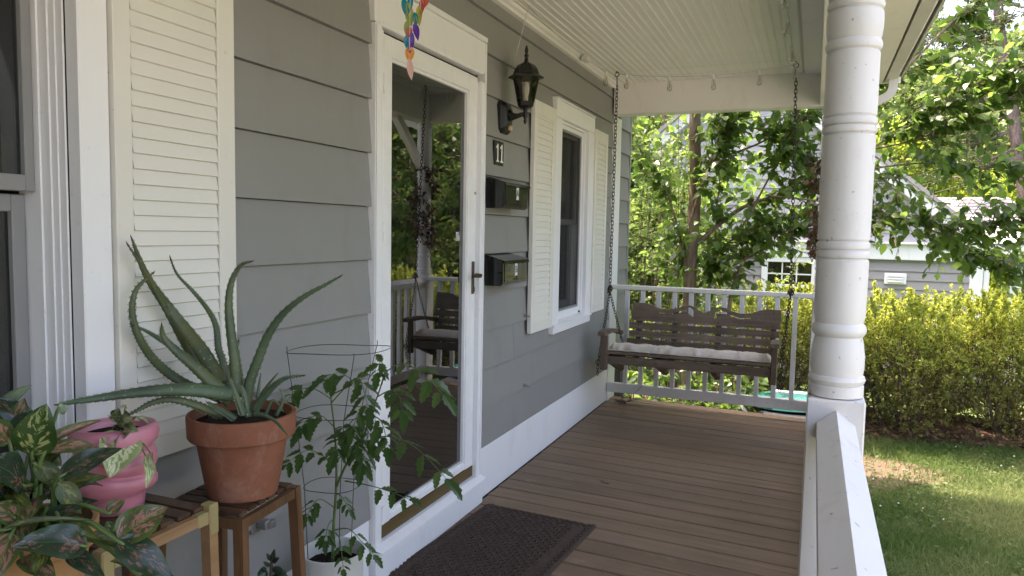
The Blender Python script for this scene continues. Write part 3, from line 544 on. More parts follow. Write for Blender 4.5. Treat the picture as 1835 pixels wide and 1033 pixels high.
part('inside_handle', MB().tube([(-.03, 3.285, 1.19), (-.06, 3.28, 1.19), (-.065, 3.20, 1.20), (-.06, 3.16, 1.185)], [.009, .009, .008, .006], 8), 'bronze', door, True)
for z in (1.975, 1.405, .26):
    h = MB()
    for i in range(4): h.tube([(.009, 2.4895, z - .036 + i * .0185), (.009, 2.4895, z - .036 + i * .0185 + .0172)], .0058, 8)
    part('hinge', h, 'white', door, 'auto')
part('door_closer_screw', MB().tube([(.004, 3.335, 1.60), (.0075, 3.335, 1.60)], .007, 8), 'steel', door)
part('inner_door', MB().box(-.115, -.075, 2.50, 3.20, .02, 2.19, .003), 'innerdoor', house)
part('inner_door_edge_glint', MB().box(-.13, -.045, 3.205, 3.36, .02, 2.19, .003), 'curtain', house)  # lighter strip, paints in the reflection on the inner door's edge

# far window
fy = lambda y, p: front(y, 1.4, p)[0]
win = part('window', MB().box(-.02, .022, 5.243, 5.374, .812, 2.148, .003).box(-.02, .0215, 4.497, 4.625, .812, 2.148, .003).box(-.02, .024, 4.497, 5.374, 2.149, 2.259, .003).box(-.02, .034, 4.490, 5.365, 2.2595, 2.272, .003), 'trim', house)
part('window_sill', MB().prism([(-.09, .795), (.036, .795), (.036, .806), (-.09, .838)], 1, 4.50, 5.37), 'trim', win)
part('window_apron', MB().box(-.02, .030, 4.500, 5.350, .748, .7945, .003), 'trim', win)
jb = MB()
jb.box(-.15, -.006, 5.226, 5.2425, .838, 2.17, .002).box(-.15, -.006, 4.6255, 4.655, .838, 2.17, .002).box(-.15, -.006, 4.6555, 5.2255, 2.135, 2.165, .002)
jb.box(-.15, -.020, 5.208, 5.2255, .838, 2.1345, .002).box(-.15, -.020, 4.6555, 4.673, .838, 2.1345, .002).box(-.15, -.020, 4.6735, 5.2075, 2.108, 2.1345, .002)
jb.box(-.15, -.022, 4.6735, 5.2075, .822, .872, .002)
part('window_jamb', jb, 'trim', win)
up = part('window_sash', MB().box(-.085, -.050, 4.674, 4.706, 1.47, 2.107, .002).box(-.085, -.050, 5.168, 5.207, 1.47, 2.107, .002).box(-.085, -.050, 4.7065, 5.1675, 2.07, 2.107, .002).box(-.085, -.050, 4.7065, 5.1675, 1.47, 1.505, .002), 'vinyl', win)
lo = part('window_sash', MB().box(-.125, -.087, 4.674, 4.712, .873, 1.50, .002).box(-.125, -.087, 5.160, 5.207, .873, 1.50, .002).box(-.125, -.087, 4.7125, 5.1595, 1.465, 1.50, .002).box(-.125, -.087, 4.7125, 5.1595, .873, .925, .002), 'vinyl', win)
part('pane', MB().box(-.070, -.066, 4.706, 5.168, 1.505, 2.07), 'winglass', win)
part('pane', MB().box(-.108, -.104, 4.712, 5.160, .925, 1.465), 'winglass', win)
part('insect_screen', MB().box(-.034, -.032, 4.690, 5.187, .888, 2.092), 'screen', win)
part('screen_frame', MB().box(-.038, -.026, 5.1875, 5.2070, .873, 2.107, .002).box(-.038, -.026, 4.6745, 4.6895, .873, 2.107, .002).box(-.038, -.026, 4.69, 5.187, 2.0925, 2.107, .002).box(-.038, -.026, 4.69, 5.187, .873, .8875, .002), 'vinyl', win)
cu = MB(); pts = []
for i in range(41):
    y = 4.66 + i * .0145; pts.append((-.24 + .014 * math.sin(i * 1.35) + .006 * math.sin(i * .6), y))
V = [(x, y, z) for z in (.72, 1.62) for x, y in pts]; n = len(pts)
cu.add(V, [(i, i + 1, n + i + 1, n + i) for i in range(n - 1)])
part('curtain', cu, 'curtain', win, True)

# near window at the left of the picture
nw = part('window', MB().box(-.02, .022, 1.193, 1.270, .77, 2.30, .003).box(-.02, .022, .10, .18, .77, 2.30, .003).box(-.02, .026, .10, 1.27, 2.302, 2.42, .003), 'trim', house)
part('window_sill', MB().prism([(-.09, .745), (.045, .745), (.045, .758), (-.09, .785)], 1, .08, 1.28), 'trim', nw)
jb = MB()
for (xa, xb, ya, yb) in ((-.16, -.0205, 1.1875, 1.1925), (-.16, -.040, 1.183, 1.187), (-.16, -.058, 1.178, 1.1825), (-.16, -.085, 1.172, 1.1775)):
    jb.box(xa, xb, ya, yb, .785, 2.30, .001)
jb.box(-.15, -.0205, .1805, .20, .785, 2.30, .002).box(-.15, -.03, .2005, .23, .785, 2.30, .002).box(-.15, -.03, .2305, 1.1715, 2.25, 2.30, .002)
part('window_jamb', jb, 'trim', nw)
part('window_sash', MB().box(-.135, -.10, 1.148, 1.1705, 1.487, 2.25, .002).box(-.135, -.10, .231, .28, 1.487, 2.25, .002).box(-.135, -.10, .2805, 1.1475, 1.487, 1.524, .002).box(-.135, -.10, .2805, 1.1475, 2.20, 2.25, .002), 'vinyl', nw)
part('window_sash', MB().box(-.172, -.137, 1.138, 1.1705, .79, 1.48, .002).box(-.172, -.137, .231, .29, .79, 1.48, .002).box(-.172, -.137, .2905, 1.1375, .79, .85, .002).box(-.172, -.137, .2905, 1.1375, 1.44, 1.48, .002), 'vinyl', nw)
part('pane', MB().box(-.119, -.115, .28, 1.148, 1.524, 2.20), 'winglass', nw)
part('pane', MB().box(-.156, -.152, .29, 1.138, .85, 1.44), 'winglass', nw)
cu = MB(); pts = [(-.40 + .016 * math.sin(i * 1.2) + .008 * math.sin(i * .5), .3 + i * .025) for i in range(24)]; n = len(pts)
cu.add([(x, y, z) for z in (.8, 2.2) for x, y in pts], [(i, i + 1, n + i + 1, n + i) for i in range(n - 1)])

# louvered shutters
def shutter(y0, y1, z0, z1, sl, sr, rail_b, pitch, label):
    xb, xf = .008, .036
    bk = MB().box(xb + .001, xb + .004, y0 + sl, y1 - sr, z0 + rail_b, z1 - .086)
    s = part('shutter', MB().box(xb, xf, y0, y0 + sl, z0, z1, .003).box(xb, xf, y1 - sr, y1, z0, z1, .003).box(xb, xf, y0 + sl + .0005, y1 - sr - .0005, z1 - .085, z1, .003).box(xb, xf, y0 + sl + .0005, y1 - sr - .0005, z0, z0 + rail_b, .003), 'shutter', house, label=label)
    z = z0 + rail_b; first = None; ya, yb = y0 + sl + .002, y1 - sr - .002
    while z < z1 - .086:
        t = MB(); h = pitch * 1.12
        t.hexa([(xf - .006, ya, z), (xf - .001, ya, z + .002), (xf - .001, yb, z + .002), (xf - .006, yb, z), (xf - .0155, ya, z + h), (xf - .0105, ya, z + h), (xf - .0105, yb, z + h), (xf - .0155, yb, z + h)])
        if first is None:
            first = part('slat', t, 'shutter', s); zb = z
        else:
            o = first.copy(); C.objects.link(o); o.parent = s; o.location = (0, random.uniform(-.0008, .0008), z - zb); o.rotation_euler = (0, 0, 0); ORG[o.name] = ORG[s.name]
        z += pitch
    part('shutter_back', bk, 'shutter', s)
    return s
shutter(1.273, 1.664, .815, 2.32, .048, .064, .055, .0378, 'large cream shutter behind the potted aloe')
shutter(4.077, 4.462, .805, 2.185, .05, .06, .060, .0382, 'cream shutter beside the mailboxes')
shutter(5.378, 5.722, .805, 2.185, .05, .055, .060, .0382, 'cream shutter nearest the porch swing')

# ------------------------------------------------------------------ porch floor
floor = thing('porch_floor', 'stained brown wooden porch floor', 'floor', (.8, 2, 0)); 
del floor['label'], floor['category']; floor['kind'] = 'structure'
ang = math.radians(-4.0); fm = []
for v in range(4):
    b = MB().box(-.814, .922, -.0660, .0660, -.026, 0, .004)
    fm.append(mesh_of('floorboard', b, MT['deck']))
i = 0; y = -2.15
while y < 6.27:
    # board centre line meets the wall at y; centre x = .82
    o = link('floorboard', fm[i % 4], floor, (.82 - .8, y - .82 * math.tan(math.radians(4.0)) - 2 + 0.0, random.uniform(-.0012, .0012)))
    o.rotation_euler = (0, 0, ang + random.uniform(-.0015, .0015)); i += 1
    if i % 4 != 0: pass
    y += .1405
sc_ = MB(); y = -2.15
while y < 6.27:
    for x in (.045, .815, 1.615):
        for e in (-.042, .042):
            yy = y - x * math.tan(math.radians(4.0)) + e + random.uniform(-.006, .006); xx = x + random.uniform(-.01, .01)
            sc_.add([(xx + .0042 * math.cos(t), yy + .0042 * math.sin(t), .0016) for t in [math.pi * q / 3 for q in range(6)]], [(0, 1, 2, 3, 4, 5)])
    y += .1405
part('screw_heads', sc_, 'black', floor, False, None, 'stuff')
part('floor_joist', MB().box(.02, .06, -2.2, 6.1, -.2, -.032).box(.8, .84, -2.2, 6.1, -.2, -.032).box(1.60, 1.64, -2.2, 6.0, -.2, -.032), 'swingwood_y', floor)
part('rim_board', MB().box(1.72, 1.745, -2.2, 6.1, -.25, -.032, .002), 'trim', floor)
sk = MB()
for i in range(60): sk.box(1.722, 1.738, -2.2 + i * .14, -2.2 + i * .14 + .09, -.56, -.252)
part('skirting', sk, 'trim', floor)

# ------------------------------------------------------------------ porch roof: ceiling, beams, soffit, gutter
roof = thing('porch_roof', 'white beadboard porch ceiling with beams, soffit and gutter', 'porch roof', (.85, 2, 2.62))
ceil = part('ceiling', MB().box(-.02, 1.60, -2.2, 5.95, 2.634, 2.65), 'ceiling', roof)
pitch = .0455; cb = MB()
cb.box(0, pitch - .0004, 0, 8.146, .0015, .012, .0004)
for k in (0, 1): cb.prism([(pitch - .0105 + k * .005 + .0022 * math.cos(t), (.0030 - .0048 * math.sin(t))) for t in [math.pi * q / 4 for q in range(5)]] + [(pitch - .0105 + k * .005 - .0022, .012), (pitch - .0105 + k * .005 + .0022, .012)], 1, 0, 8.146)
cm = mesh_of('ceiling_board', cb, MT['ceiling'])
x = .030; n = 0
while x + pitch < 1.452:
    o = link('ceiling_board', cm, ceil, (x - .85, -2.2 - 2, random.uniform(0, .0008))); x += pitch
part('ceiling_trim_board', MB().box(1.452, 1.5635, -2.2, 5.948, 2.612, 2.633, .002), 'beam', roof)
part('end_beam', MB().box(.011, 1.72, 5.95, 6.09, 2.378, 2.70, .004), 'beam', roof)
part('side_beam', MB().box(1.564, 1.71, -2.2, 5.949, 2.378, 2.70, .004), 'beam', roof)
part('soffit', MB().box(1.711, 2.0, -2.2, 6.42, 2.60, 2.615), 'soffit', roof)
part('soffit', MB().box(.02, 1.7105, 6.091, 6.42, 2.60, 2.615), 'soffit', roof)
gt = part('gutter', MB().prism([(2.016, 2.603), (2.085, 2.603), (2.10, 2.625), (2.118, 2.66), (2.128, 2.70), (2.120, 2.70), (2.108, 2.662), (2.088, 2.63), (2.08, 2.612), (2.022, 2.612), (2.022, 2.70), (2.016, 2.70)], 1, -2.2, 6.40), 'gutter', roof)
sp = MB()
def rect_tube(path, w, h):
    P = [Vector(p) for p in path]; V = []; F = []
    for i, p in enumerate(P):
        d = (P[min(i + 1, len(P) - 1)] - P[max(i - 1, 0)]).normalized(); a = Vector((0, 1, 0)); b = a.cross(d).normalized()
        for u, v in ((-1, -1), (1, -1), (1, 1), (-1, 1)): V.append(p + a * (u * w / 2) + b * (v * h / 2))
    for i in range(len(P) - 1):
        for k in range(4): F.append((i * 4 + k, i * 4 + (k + 1) % 4, i * 4 + 4 + (k + 1) % 4, i * 4 + 4 + k))
    F.append((0, 1, 2, 3)); F.append(tuple(len(V) - 4 + k for k in range(4)))
    return V, F
pth = [(2.068, 6.30, 2.603), (2.068, 6.30, 2.552)]
for t in range(1, 7):
    a = math.radians(62) * t / 6; pth.append((2.068 - .09 * (1 - math.cos(a)), 6.30, 2.552 - .09 * math.sin(a)))
e = Vector(pth[-1]); pth.append(tuple(e + Vector((-.20, 0, -.10)))); pth.append(tuple(e + Vector((-.225, 0, -.16)))); pth.append(tuple(e + Vector((-.225, 0, -2.6))))
sp.add(*rect_tube(pth, .05, .062))
part('downspout', sp, 'gutter', gt)
part('fascia', MB().box(2.129, 2.140, -2.2, 6.44, 2.64, 2.76), 'gutter', roof)
part('fascia', MB().box(.02, 2.128, 6.421, 6.44, 2.60, 2.76), 'trim', roof)
part('roof_deck', MB().prism([(-.03, 3.25), (-.03, 3.33), (2.20, 2.80), (2.20, 2.762), (2.0, 2.762)], 1, -2.3, 6.5), 'shingle', roof)
part('roof_gable', MB().prism([(0, 2.762), (2.1, 2.762), (0, 3.22)], 1, 6.38, 6.42), 'siding', roof)

# ------------------------------------------------------------------ columns and railings
PROF = [(.060, 0), (.067, .003), (.067, .030), (.0630, .033), (.067, .037), (.0700, .046), (.067, .055), (.0630, .058), (.0655, .075), (.0658, .105), (.062, .135), (.0585, .152), (.0570, .158), (.061, .161), (.0660, .170), (.0665, .178), (.063, .188), (.0575, .193), (.060, .202), (.0625, .22),
        (.0628, .30), (.0628, .355), (.0580, .360), (.0635, .364), (.0652, .371), (.0635, .378), (.0580, .3825), (.0635, .387), (.0652, .394), (.0635, .401), (.0585, .405), (.0628, .410), (.063, .55), (.063, .672), (.0580, .677), (.064, .681), (.0656, .688), (.064, .695), (.0580, .6985), (.064, .702), (.0656, .709), (.064, .716), (.0585, .720), (.063, .725),
        (.063, .80), (.063, .878), (.0590, .884), (.065, .889), (.0675, .899), (.065, .908), (.0610, .912), (.0640, .918), (.0665, .940), (.0670, .960), (.0655, .980), (.0600, .986), (.0655, .990), (.0675, .998), (.0655, 1.005), (.0590, 1.009), (.0640, 1.014), (.0660, 1.022), (.0640, 1.03), (.0600, 1.035), (.064, 1.05), (.064, 1.25), (.0590, 1.255), (.0655, 1.262), (.0655, 1.275), (.0600, 1.282), (.066, 1.29), (.066, 1.315), (.060, 1.322), (.068, 1.335), (.068, 1.372)]
def column(cx, cy, label):
    t = thing('porch_column', label, 'column', (cx, cy, 0), 'turned porch columns')
    part('base_block', MB().box(cx - .0695, cx + .0695, cy - .0695, cy + .0695, -.03, 1.000, .004), 'post', t)
    part('shaft', MB().lathe(PROF, (cx, cy, 1.0005), 48), 'post', t, 'auto')
    part('top_block', MB().box(cx - .0695, cx + .0695, cy - .0695, cy + .0695, 2.3735, 2.3775, .001).box(cx - .068, cx + .068, cy - .068, cy + .068, 2.372, 2.3734), 'post', t)
    return t
column(1.643, 2.10, 'big white turned wooden column in front, at the near handrail')
column(1.650, 6.03, 'white turned column at the far corner, hidden behind the front column and wrapped in dead vine')

CAP = [(-.045, -.055), (.045, -.055), (.045, -.012), (.0, .022), (-.045, -.012)]
def side_rail(y0, y1, label):
    t = thing('porch_railing', label, 'railing', (1.645, (y0 + y1) / 2, 0), 'side porch railings')
    part('handrail', MB().prism([(1.645 + a * 1.0, .952 + b) for a, b in CAP], 1, y0, y1), 'rail', t)
    part('bottom_rail', MB().box(1.62, 1.67, y0, y1, .085, .165, .003), 'rail', t)
    n = int((y1 - y0) / .125)
    b0 = None
    for i in range(1, n):
        y = y0 + (y1 - y0) * i / n
        if b0 is None:
            b0 = part('baluster', MB().box(1.628, 1.662, y - .017, y + .017, .1655, .8965, .002), 'rail', t); yb = y
        else:
            o = b0.copy(); C.objects.link(o); o.parent = t; o.location = (0, y - yb, 0)
side_rail(-2.2, 2.030, 'white handrail with a peaked top in the foreground, ending at the front column')
side_rail(2.171, 5.959, 'white side railing running behind the near column to the far corner')
er = thing('porch_railing', 'white end railing with square balusters behind the swing', 'railing', (.8, 6.0, 0))
part('handrail', MB().box(.011, 1.58, 5.962, 6.045, .950, .985, .004), 'mossrail', er)
part('bottom_rail', MB().box(.011, 1.58, 5.975, 6.015, .082, .163, .004), 'rail', er)
b0 = None
for i in range(11):
    x = .161 + .1302 * i
    if b0 is None: b0 = part('baluster', MB().box(x - .0175, x + .0175, 5.977, 6.012, .1635, .9495, .002), 'rail', er)
    else:
        o = b0.copy(); C.objects.link(o); o.parent = er; o.location = (.1302 * i, random.uniform(-.002, .002), 0)

# ------------------------------------------------------------------ porch swing
SY0, SY1 = 5.25, 5.70
swing = thing('porch_swing', 'weathered brown wooden porch swing with scalloped back hanging on chains', 'porch swing', (.77, 5.48, .44))
XL, XR = .168, 1.375
fa = part('front_apron', MB().box(XL, XR - .035, SY0, SY0 + .03, .452, .512, .004), 'swingwood', swing)
part('seat_slat', MB().box(XL + .02, XR - .036, SY0 - .005, SY0 + .085, .527, .548, .004), 'swingwood', swing)
for i in range(4):
    y = SY0 + .105 + i * .088; z = .525 - .012 * (i + 1)
    part('seat_slat', MB().box(XL + .03, XR - .04, y, y + .072, z - .01, z + .01, .004), 'swingwood', swing)
for x in (XL + .045, .56, .95, XR - .04):
    poly = [(SY0 + .031, .512), (SY0 + .031, .452), (SY0 + .10, .43), (SY0 + .36, .338), (SY0 + .40, .345), (SY0 + .40, .40), (SY0 + .47, .46), (SY0 + .47, .49), (SY0 + .10, .513)]
    part('seat_support', MB().prism(poly, 0, x - .018, x + .018), 'swingwood_y', swing)
# back: slats lean backwards with height
def back_y(z): return SY1 - .02 + (z - .50) * .28
BXL, BXR = .262, 1.372
def back_slat(z0, z1, x0, x1):
    b = MB(); y0, y1 = back_y(z0), back_y(z1); t = .020
    b.hexa([(x0, y0 - t, z0), (x1, y0 - t, z0), (x1, y0, z0), (x0, y0, z0), (x0, y1 - t, z1), (x1, y1 - t, z1), (x1, y1, z1), (x0, y1, z1)])
    part('back_slat', b, 'swingwood', swing)
for z0, z1, dx in ((.668, .713, .002), (.606, .651, -.004), (.543, .589, .012), (.484, .528, .004)): back_slat(z0, z1, BXL - dx - .01, BXR - .004 - abs(dx))
def crest():
    b = MB(); N = 84; L = BXR - BXL
    def top(u):
        u = min(u, 1 - u)
        k = [(0, .0), (.085, .0), (.12, -.008), (.20, -.036), (.26, -.042), (.31, -.028), (.36, -.007), (.395, -.001), (.43, -.010), (.47, -.036), (.5, -.054)]
        for i in range(len(k) - 1):
            if u <= k[i + 1][0]:
                t = (u - k[i][0]) / (k[i + 1][0] - k[i][0]); t = t * t * (3 - 2 * t); return k[i][1] * (1 - t) + k[i + 1][1] * t
        return k[-1][1]
    ztop, zbot = .868, .730
    def gap(u):
        u = min(u, 1 - u)
        if .19 < u < .435:
            t = (u - .19) / .245
            c = ztop + top(min(u, .40)) - .036 - .022 * max(0, (t - .78) / .22) ** 2 * 1.6
            h = .003 + .008 * t ** 1.3 + (.019 * math.sqrt(max(0, 1 - ((t - .90) / .10) ** 2)) if t > .80 else 0)
            return (c - h, c + h)
        return None
    def cell(xa, xb, la, lb, ha, hb):
        q = lambda z: back_y(z)
        t = .022
        b.hexa([(xa, q(la) - t, la), (xb, q(lb) - t, lb), (xb, q(lb), lb), (xa, q(la), la), (xa, q(ha) - t, ha), (xb, q(hb) - t, hb), (xb, q(hb), hb), (xa, q(ha), ha)])
    for i in range(N):
        ua, ub = i / N, (i + 1) / N; xa, xb = BXL + L * ua, BXL + L * ub
        ta, tb = ztop + top(ua), ztop + top(ub); ga, gb = gap(ua), gap(ub)
        if ga is None or gb is None: cell(xa, xb, zbot, zbot, ta, tb)
        else:
            cell(xa, xb, zbot, zbot, ga[0], gb[0]); cell(xa, xb, ga[1], gb[1], ta, tb)
    return b
part('back_crest', crest(), 'swingwood', swing)
for x in (BXL + .06, .60, .93, BXR - .05):
    b = MB(); z0, z1 = .44, .845
    b.hexa([(x - .02, back_y(z0) + .001, z0), (x + .02, back_y(z0) + .001, z0), (x + .02, back_y(z0) + .026, z0), (x - .02, back_y(z0) + .026, z0), (x - .02, back_y(z1) + .001, z1 - .03), (x + .02, back_y(z1) + .001, z1 - .03), (x + .02, back_y(z1) + .026, z1 - .03), (x - .02, back_y(z1) + .026, z1 - .03)])
    part('back_stile', b, 'swingwood_z', swing)
nb = MB()
for x in (BXL + .06, .60, .93, BXR - .05):
    for z in (.845, .752, .697, .636, .573, .514): nb.box(x - .004, x + .004, back_y(z) - .0245, back_y(z) - .018, z - .004, z + .004)
for x in (XL + .05, .56, .95, XR - .06): nb.box(x - .005, x + .005, SY0 - .002, SY0 + .01, .478, .488)
part('screw', nb, 'black', swing)
for s, xa in ((0, XL - .022), (1, XR - .036)):
    part('arm_post', MB().box(xa, xa + .052 - .014 * s, SY0 - .012, SY0 + .022, .405, .664, .004), 'swingwood_z', swing)
    xm = xa + .022
    a = MB(); pts = [(SY0 - .06, .664, .058), (SY0 + .03, .668, .064), (SY0 + .16, .664, .05), (SY0 + .30, .648, .042), (SY0 + .43, .622, .042), (SY0 + .52, .606, .045)]
    V = []; F = []
    for y, z, w in pts:
        for u, v in ((-1, 0), (1, 0), (1, 1), (-1, 1)): V.append((xm + u * w / 2, y, z + v * .03))
    for i in range(len(pts) - 1):
        for k in range(4): F.append((i * 4 + k, i * 4 + (k + 1) % 4, i * 4 + 4 + (k + 1) % 4, i * 4 + 4 + k))
    F += [(0, 1, 2, 3), tuple(len(V) - 4 + k for k in range(4))]
    a.add(V, F); part('armrest', a, 'swingwood_y', swing)
def chain(a, b, size=.030, wire=.0042, wid=.0085):
    a = Vector(a); b = Vector(b); L = (b - a).length; n = max(2, int(round(L / (size * .76)))); d = (b - a).normalized()
    u = d.cross(Vector((.3, 1, .1))).normalized(); w = d.cross(u)
    mb = MB()
    for i in range(n):
        c = a.lerp(b, (i + .5) / n) + u * random.uniform(-.0008, .0008); ax = u if i % 2 else w
        h = size / 2; P = []
        for k in range(10):
            t = 2 * math.pi * k / 10
            P.append(c + d * ((h - wid) * (1 if math.sin(t) > 0 else -1) * (0 if abs(math.sin(t)) < .05 else 1) + wid * math.sin(t)) + ax * (wid * math.cos(t)))
        mb.tube(P, wire / 2 * 1.15, 5, False, None, 0, True)
    return mb
HK = [(.152, 5.481, 2.608), (1.40, 5.560, 2.608)]
AP = [(.148, 5.47, .985), (1.437, 5.48, 1.02)]
for s in (0, 1):
    h = Vector(HK[s])
    r = MB(); r.tube([h + Vector((.016 * math.cos(t), 0, -.012 + .016 * math.sin(t))) for t in [2 * math.pi * k / 14 for k in range(14)]], .0035, 6, False, None, 0, True)
    r.tube([h + Vector((0, 0, .02)), h + Vector((0, 0, .002))], .005, 8)
    r.tube([h + Vector((0, 0, -.026)), h + Vector((.003, 0, -.10))], .004, 6)
    part('ceiling_hook', r, 'chain', swing, True)
    part('chain', chain(h + Vector((.003, 0, -.095)), AP[s], .036, .0048, .0098), 'chain', swing, True)
    ap = Vector(AP[s]); sx = -.012 if s == 0 else .012
    k = MB()
    for q in range(5): k.tube([ap + Vector((random.uniform(-.01, .01) + .014 * math.cos(t), random.uniform(-.01, .01), random.uniform(-.02, .02) + .016 * math.sin(t))) for t in [2 * math.pi * w / 8 for w in range(8)]], .003, 5, False, None, 0, True)
    part('s_hook', k, 'chain', swing, True)
    xo = XL - .040 if s == 0 else XR + .030
    part('chain', chain(ap + Vector((0, 0, -.02)), (xo, SY0 + .01, .455), .030, .0042, .0085), 'chain', swing, True)
    part('chain', chain(ap + Vector((0, 0, -.02)), (xo + (.10 if s == 0 else -.02), SY1 - .04, .50), .030, .0042, .0085), 'chain', swing, True)
    part('chain', chain((xo, SY0 + .01, .452), (xo - .004, SY0 + .012, .36), .030, .0042, .0085), 'chain', swing, True)
    r = MB(); c = Vector((xo, SY0 + .005, .455))
    r.tube([c + Vector((.017 * math.cos(t), 0, .017 * math.sin(t))) for t in [2 * math.pi * w / 12 for w in range(12)]], .0035, 6, False, None, 0, True)
    r.tube([c + Vector((.017, 0, 0)), c + Vector((.05 if s == 0 else -.05, 0, 0))], .004, 6)
    part('eye_bolt', r, 'chain', swing, True)
# cushion
def cushion():
    nx, ny = 96, 12; V = []; F = []; x0, x1 = XL + .030, XR - .040; y0, y1 = SY0 + .004, SY1 - .07
    def P(u, v, s):
        e = min(1, min(u, 1 - u) * 34) ** .5 * min(1, min(v, 1 - v) * 9) ** .5
        z = .553 + s * .030 * e + (.006 if s < 0 else 0)
        wr = .006 * math.sin(u * 120 + 5 * math.sin(v * 3.1 + u * 17)) * (1 - v) ** .6 * (0.5 + .5 * math.sin(u * 23 + 1.2)) + .004 * math.sin(u * 47 + v * 6)
        if s > 0: z += wr * e + .024 * e
        yy = y0 + (y1 - y0) * v - (.006 * math.sin(u * 95 + 2 * math.sin(u * 21)) if v < .2 else 0) * e
        return (x0 + (x1 - x0) * u, yy, z - .045 * v)
    for s in (1, -1):
        for j in range(ny + 1):
            for i in range(nx + 1): V.append(P(i / nx, j / ny, s))
    n = (nx + 1) * (ny + 1)
    for j in range(ny):
        for i in range(nx):
            a = j * (nx + 1) + i; F.append((a, a + 1, a + nx + 2, a + nx + 1)); F.append((n + a, n + a + nx + 1, n + a + nx + 2, n + a + 1))
    for i in range(nx):
        a = i; F.append((a, n + a, n + a + 1, a + 1)); a = ny * (nx + 1) + i; F.append((a, a + 1, n + a + 1, n + a))
    for j in range(ny):
        a = j * (nx + 1); F.append((a, a + nx + 1, n + a + nx + 1, n + a)); a += nx; F.append((a, n + a, n + a + nx + 1, a + nx + 1))
    b = MB(); b.v = V; b.f = F; return b
solo('cushion', cushion(), 'cushion', (.77, 5.45, .55), 'long wrinkled beige cushion lying on the swing seat', 'cushion', None, True)

# ------------------------------------------------------------------ string lights
sl = thing('string_lights', 'white cord string lights with clear bulbs strung under the porch ceiling', 'string lights', (.77, 5.5, 2.6))
def sag(a, b, s, n=16):
    a = Vector(a); b = Vector(b); return [a.lerp(b, i / n) - Vector((0, 0, s * 4 * (i / n) * (1 - i / n))) for i in range(n + 1)]
run1 = sag((.152, 5.46, 2.598), (1.395, 5.54, 2.600), .048)
run2 = []
stops = [(1.395, 5.54, 2.600), (1.388, 4.5, 2.606), (1.385, 3.4, 2.606), (1.385, 2.2, 2.606), (1.385, .9, 2.606), (1.385, -.6, 2.606)]
for i in range(len(stops) - 1): run2 += sag(stops[i], stops[i + 1], .03, 10)
run3 = [(.152, 5.46, 2.598), (.10, 5.40, 2.600), (.075, 4.95, 2.600), (.072, 4.4, 2.602), (.115, 3.74, 2.612)]
run4 = [(.115, 3.74, 2.614), (.09, 3.70, 2.45), (.058, 3.66, 2.27)]
part('cord', MB().tube(run1, .0028, 5).tube(run2, .0024, 5).tube(run3, .0022, 5).tube(run4, .0022, 5), 'cord', sl, True)
part('plug_box', MB().box(.055, .10, 4.88, 4.96, 2.575, 2.611, .004), 'cord', sl)
BULB = [(.004, -.028), (.009, -.030), (.011, -.042), (.016, -.062), (.0195, -.082), (.0175, -.094), (.010, -.102), (0.0, -.104)]
bulbs = [run1[1] + Vector((.0, 0, 0)), run1[5], run1[9], run1[13], Vector((.095, 5.38, 2.598)), Vector((1.40, 5.50, 2.597))]
for q in (4.95, 4.3, 3.75, 3.1, 2.5, 1.8, 1.1): bulbs.append(Vector((1.387, q, 2.585)))
sk0 = None
for c in bulbs:
    if sk0 is None:
        sk0 = part('bulb_socket', MB().lathe([(.005, .005), (.0088, .0), (.0088, -.028), (.0075, -.030)], c, 10), 'white', sl, True); c0 = c
        bl0 = part('bulb', MB().lathe(BULB, c, 14), 'bulb', sk0, True)
        fi0 = part('filament', MB().tube([c + Vector((0, 0, -.04)), c + Vector((.002, 0, -.05)), c + Vector((-.003, 0, -.08)), c + Vector((.004, 0, -.06))], .0008, 4), 'brass', sk0)
    else:
        o = sk0.copy(); C.objects.link(o); o.parent = sl; o.location = c - c0; o.rotation_euler = (random.uniform(-.12, .12), random.uniform(-.12, .12), 0)
        # keep the socket turning about its own cord point
        R = o.rotation_euler.to_matrix(); base = Vector(c0) - Vector(ORG[sl.name]); o.location = (Vector(c) - Vector(ORG[sl.name])) - R @ base
        for ch in (bl0, fi0):
            k = ch.copy(); C.objects.link(k); k.parent = o; k.location = (0, 0, 0)

# ------------------------------------------------------------------ wall lantern
lan = thing('wall_lantern', 'black six-sided carriage lantern on the wall above the house number', 'wall lantern', (.0, 3.67, 2.02))
def ngon(r, z, n, c, ph=0): return [(c[0] + r * math.cos(ph + 2 * math.pi * k / n), c[1] + r * math.sin(ph + 2 * math.pi * k / n), z) for k in range(n)]
def loft(rings):
    mb = MB(); n = len(rings[0]); V = [p for r in rings for p in r]; F = []
    for i in range(len(rings) - 1):
        for k in range(n): F.append((i * n + k, i * n + (k + 1) % n, i * n + n + (k + 1) % n, i * n + n + k))
    F += [tuple(range(n - 1, -1, -1)), tuple(len(V) - n + k for k in range(n))]
    return mb.add(V, F)
def octo(w, h, x, cy, cz, c): return [(x, cy - w + c, cz - h), (x, cy + w - c, cz - h), (x, cy + w, cz - h + c), (x, cy + w, cz + h - c), (x, cy + w - c, cz + h), (x, cy - w + c, cz + h), (x, cy - w, cz + h - c), (x, cy - w, cz - h + c)]
bp = loft([octo(.062, .085, -.012, 3.68, 2.018, .022), octo(.062, .085, .012, 3.68, 2.018, .022), octo(.052, .075, .030, 3.68, 2.018, .020), octo(.036, .058, .040, 3.68, 2.018, .016)])
part('back_plate', bp, 'black', lan)
part('motion_sensor', MB().box(.036, .052, 3.664, 3.696, 1.950, 1.975, .003), 'amber', lan)
LX, LY = .135, 3.665
arm = MB(); arm.tube([(.035, 3.675, 2.03), (.060, 3.672, 2.022), (.09, 3.67, 2.024), (LX, LY, 2.034)], [.034, .020, .013, .011], 10)
part('arm', arm, 'black', lan, True)
cz = [LX, LY, 0]
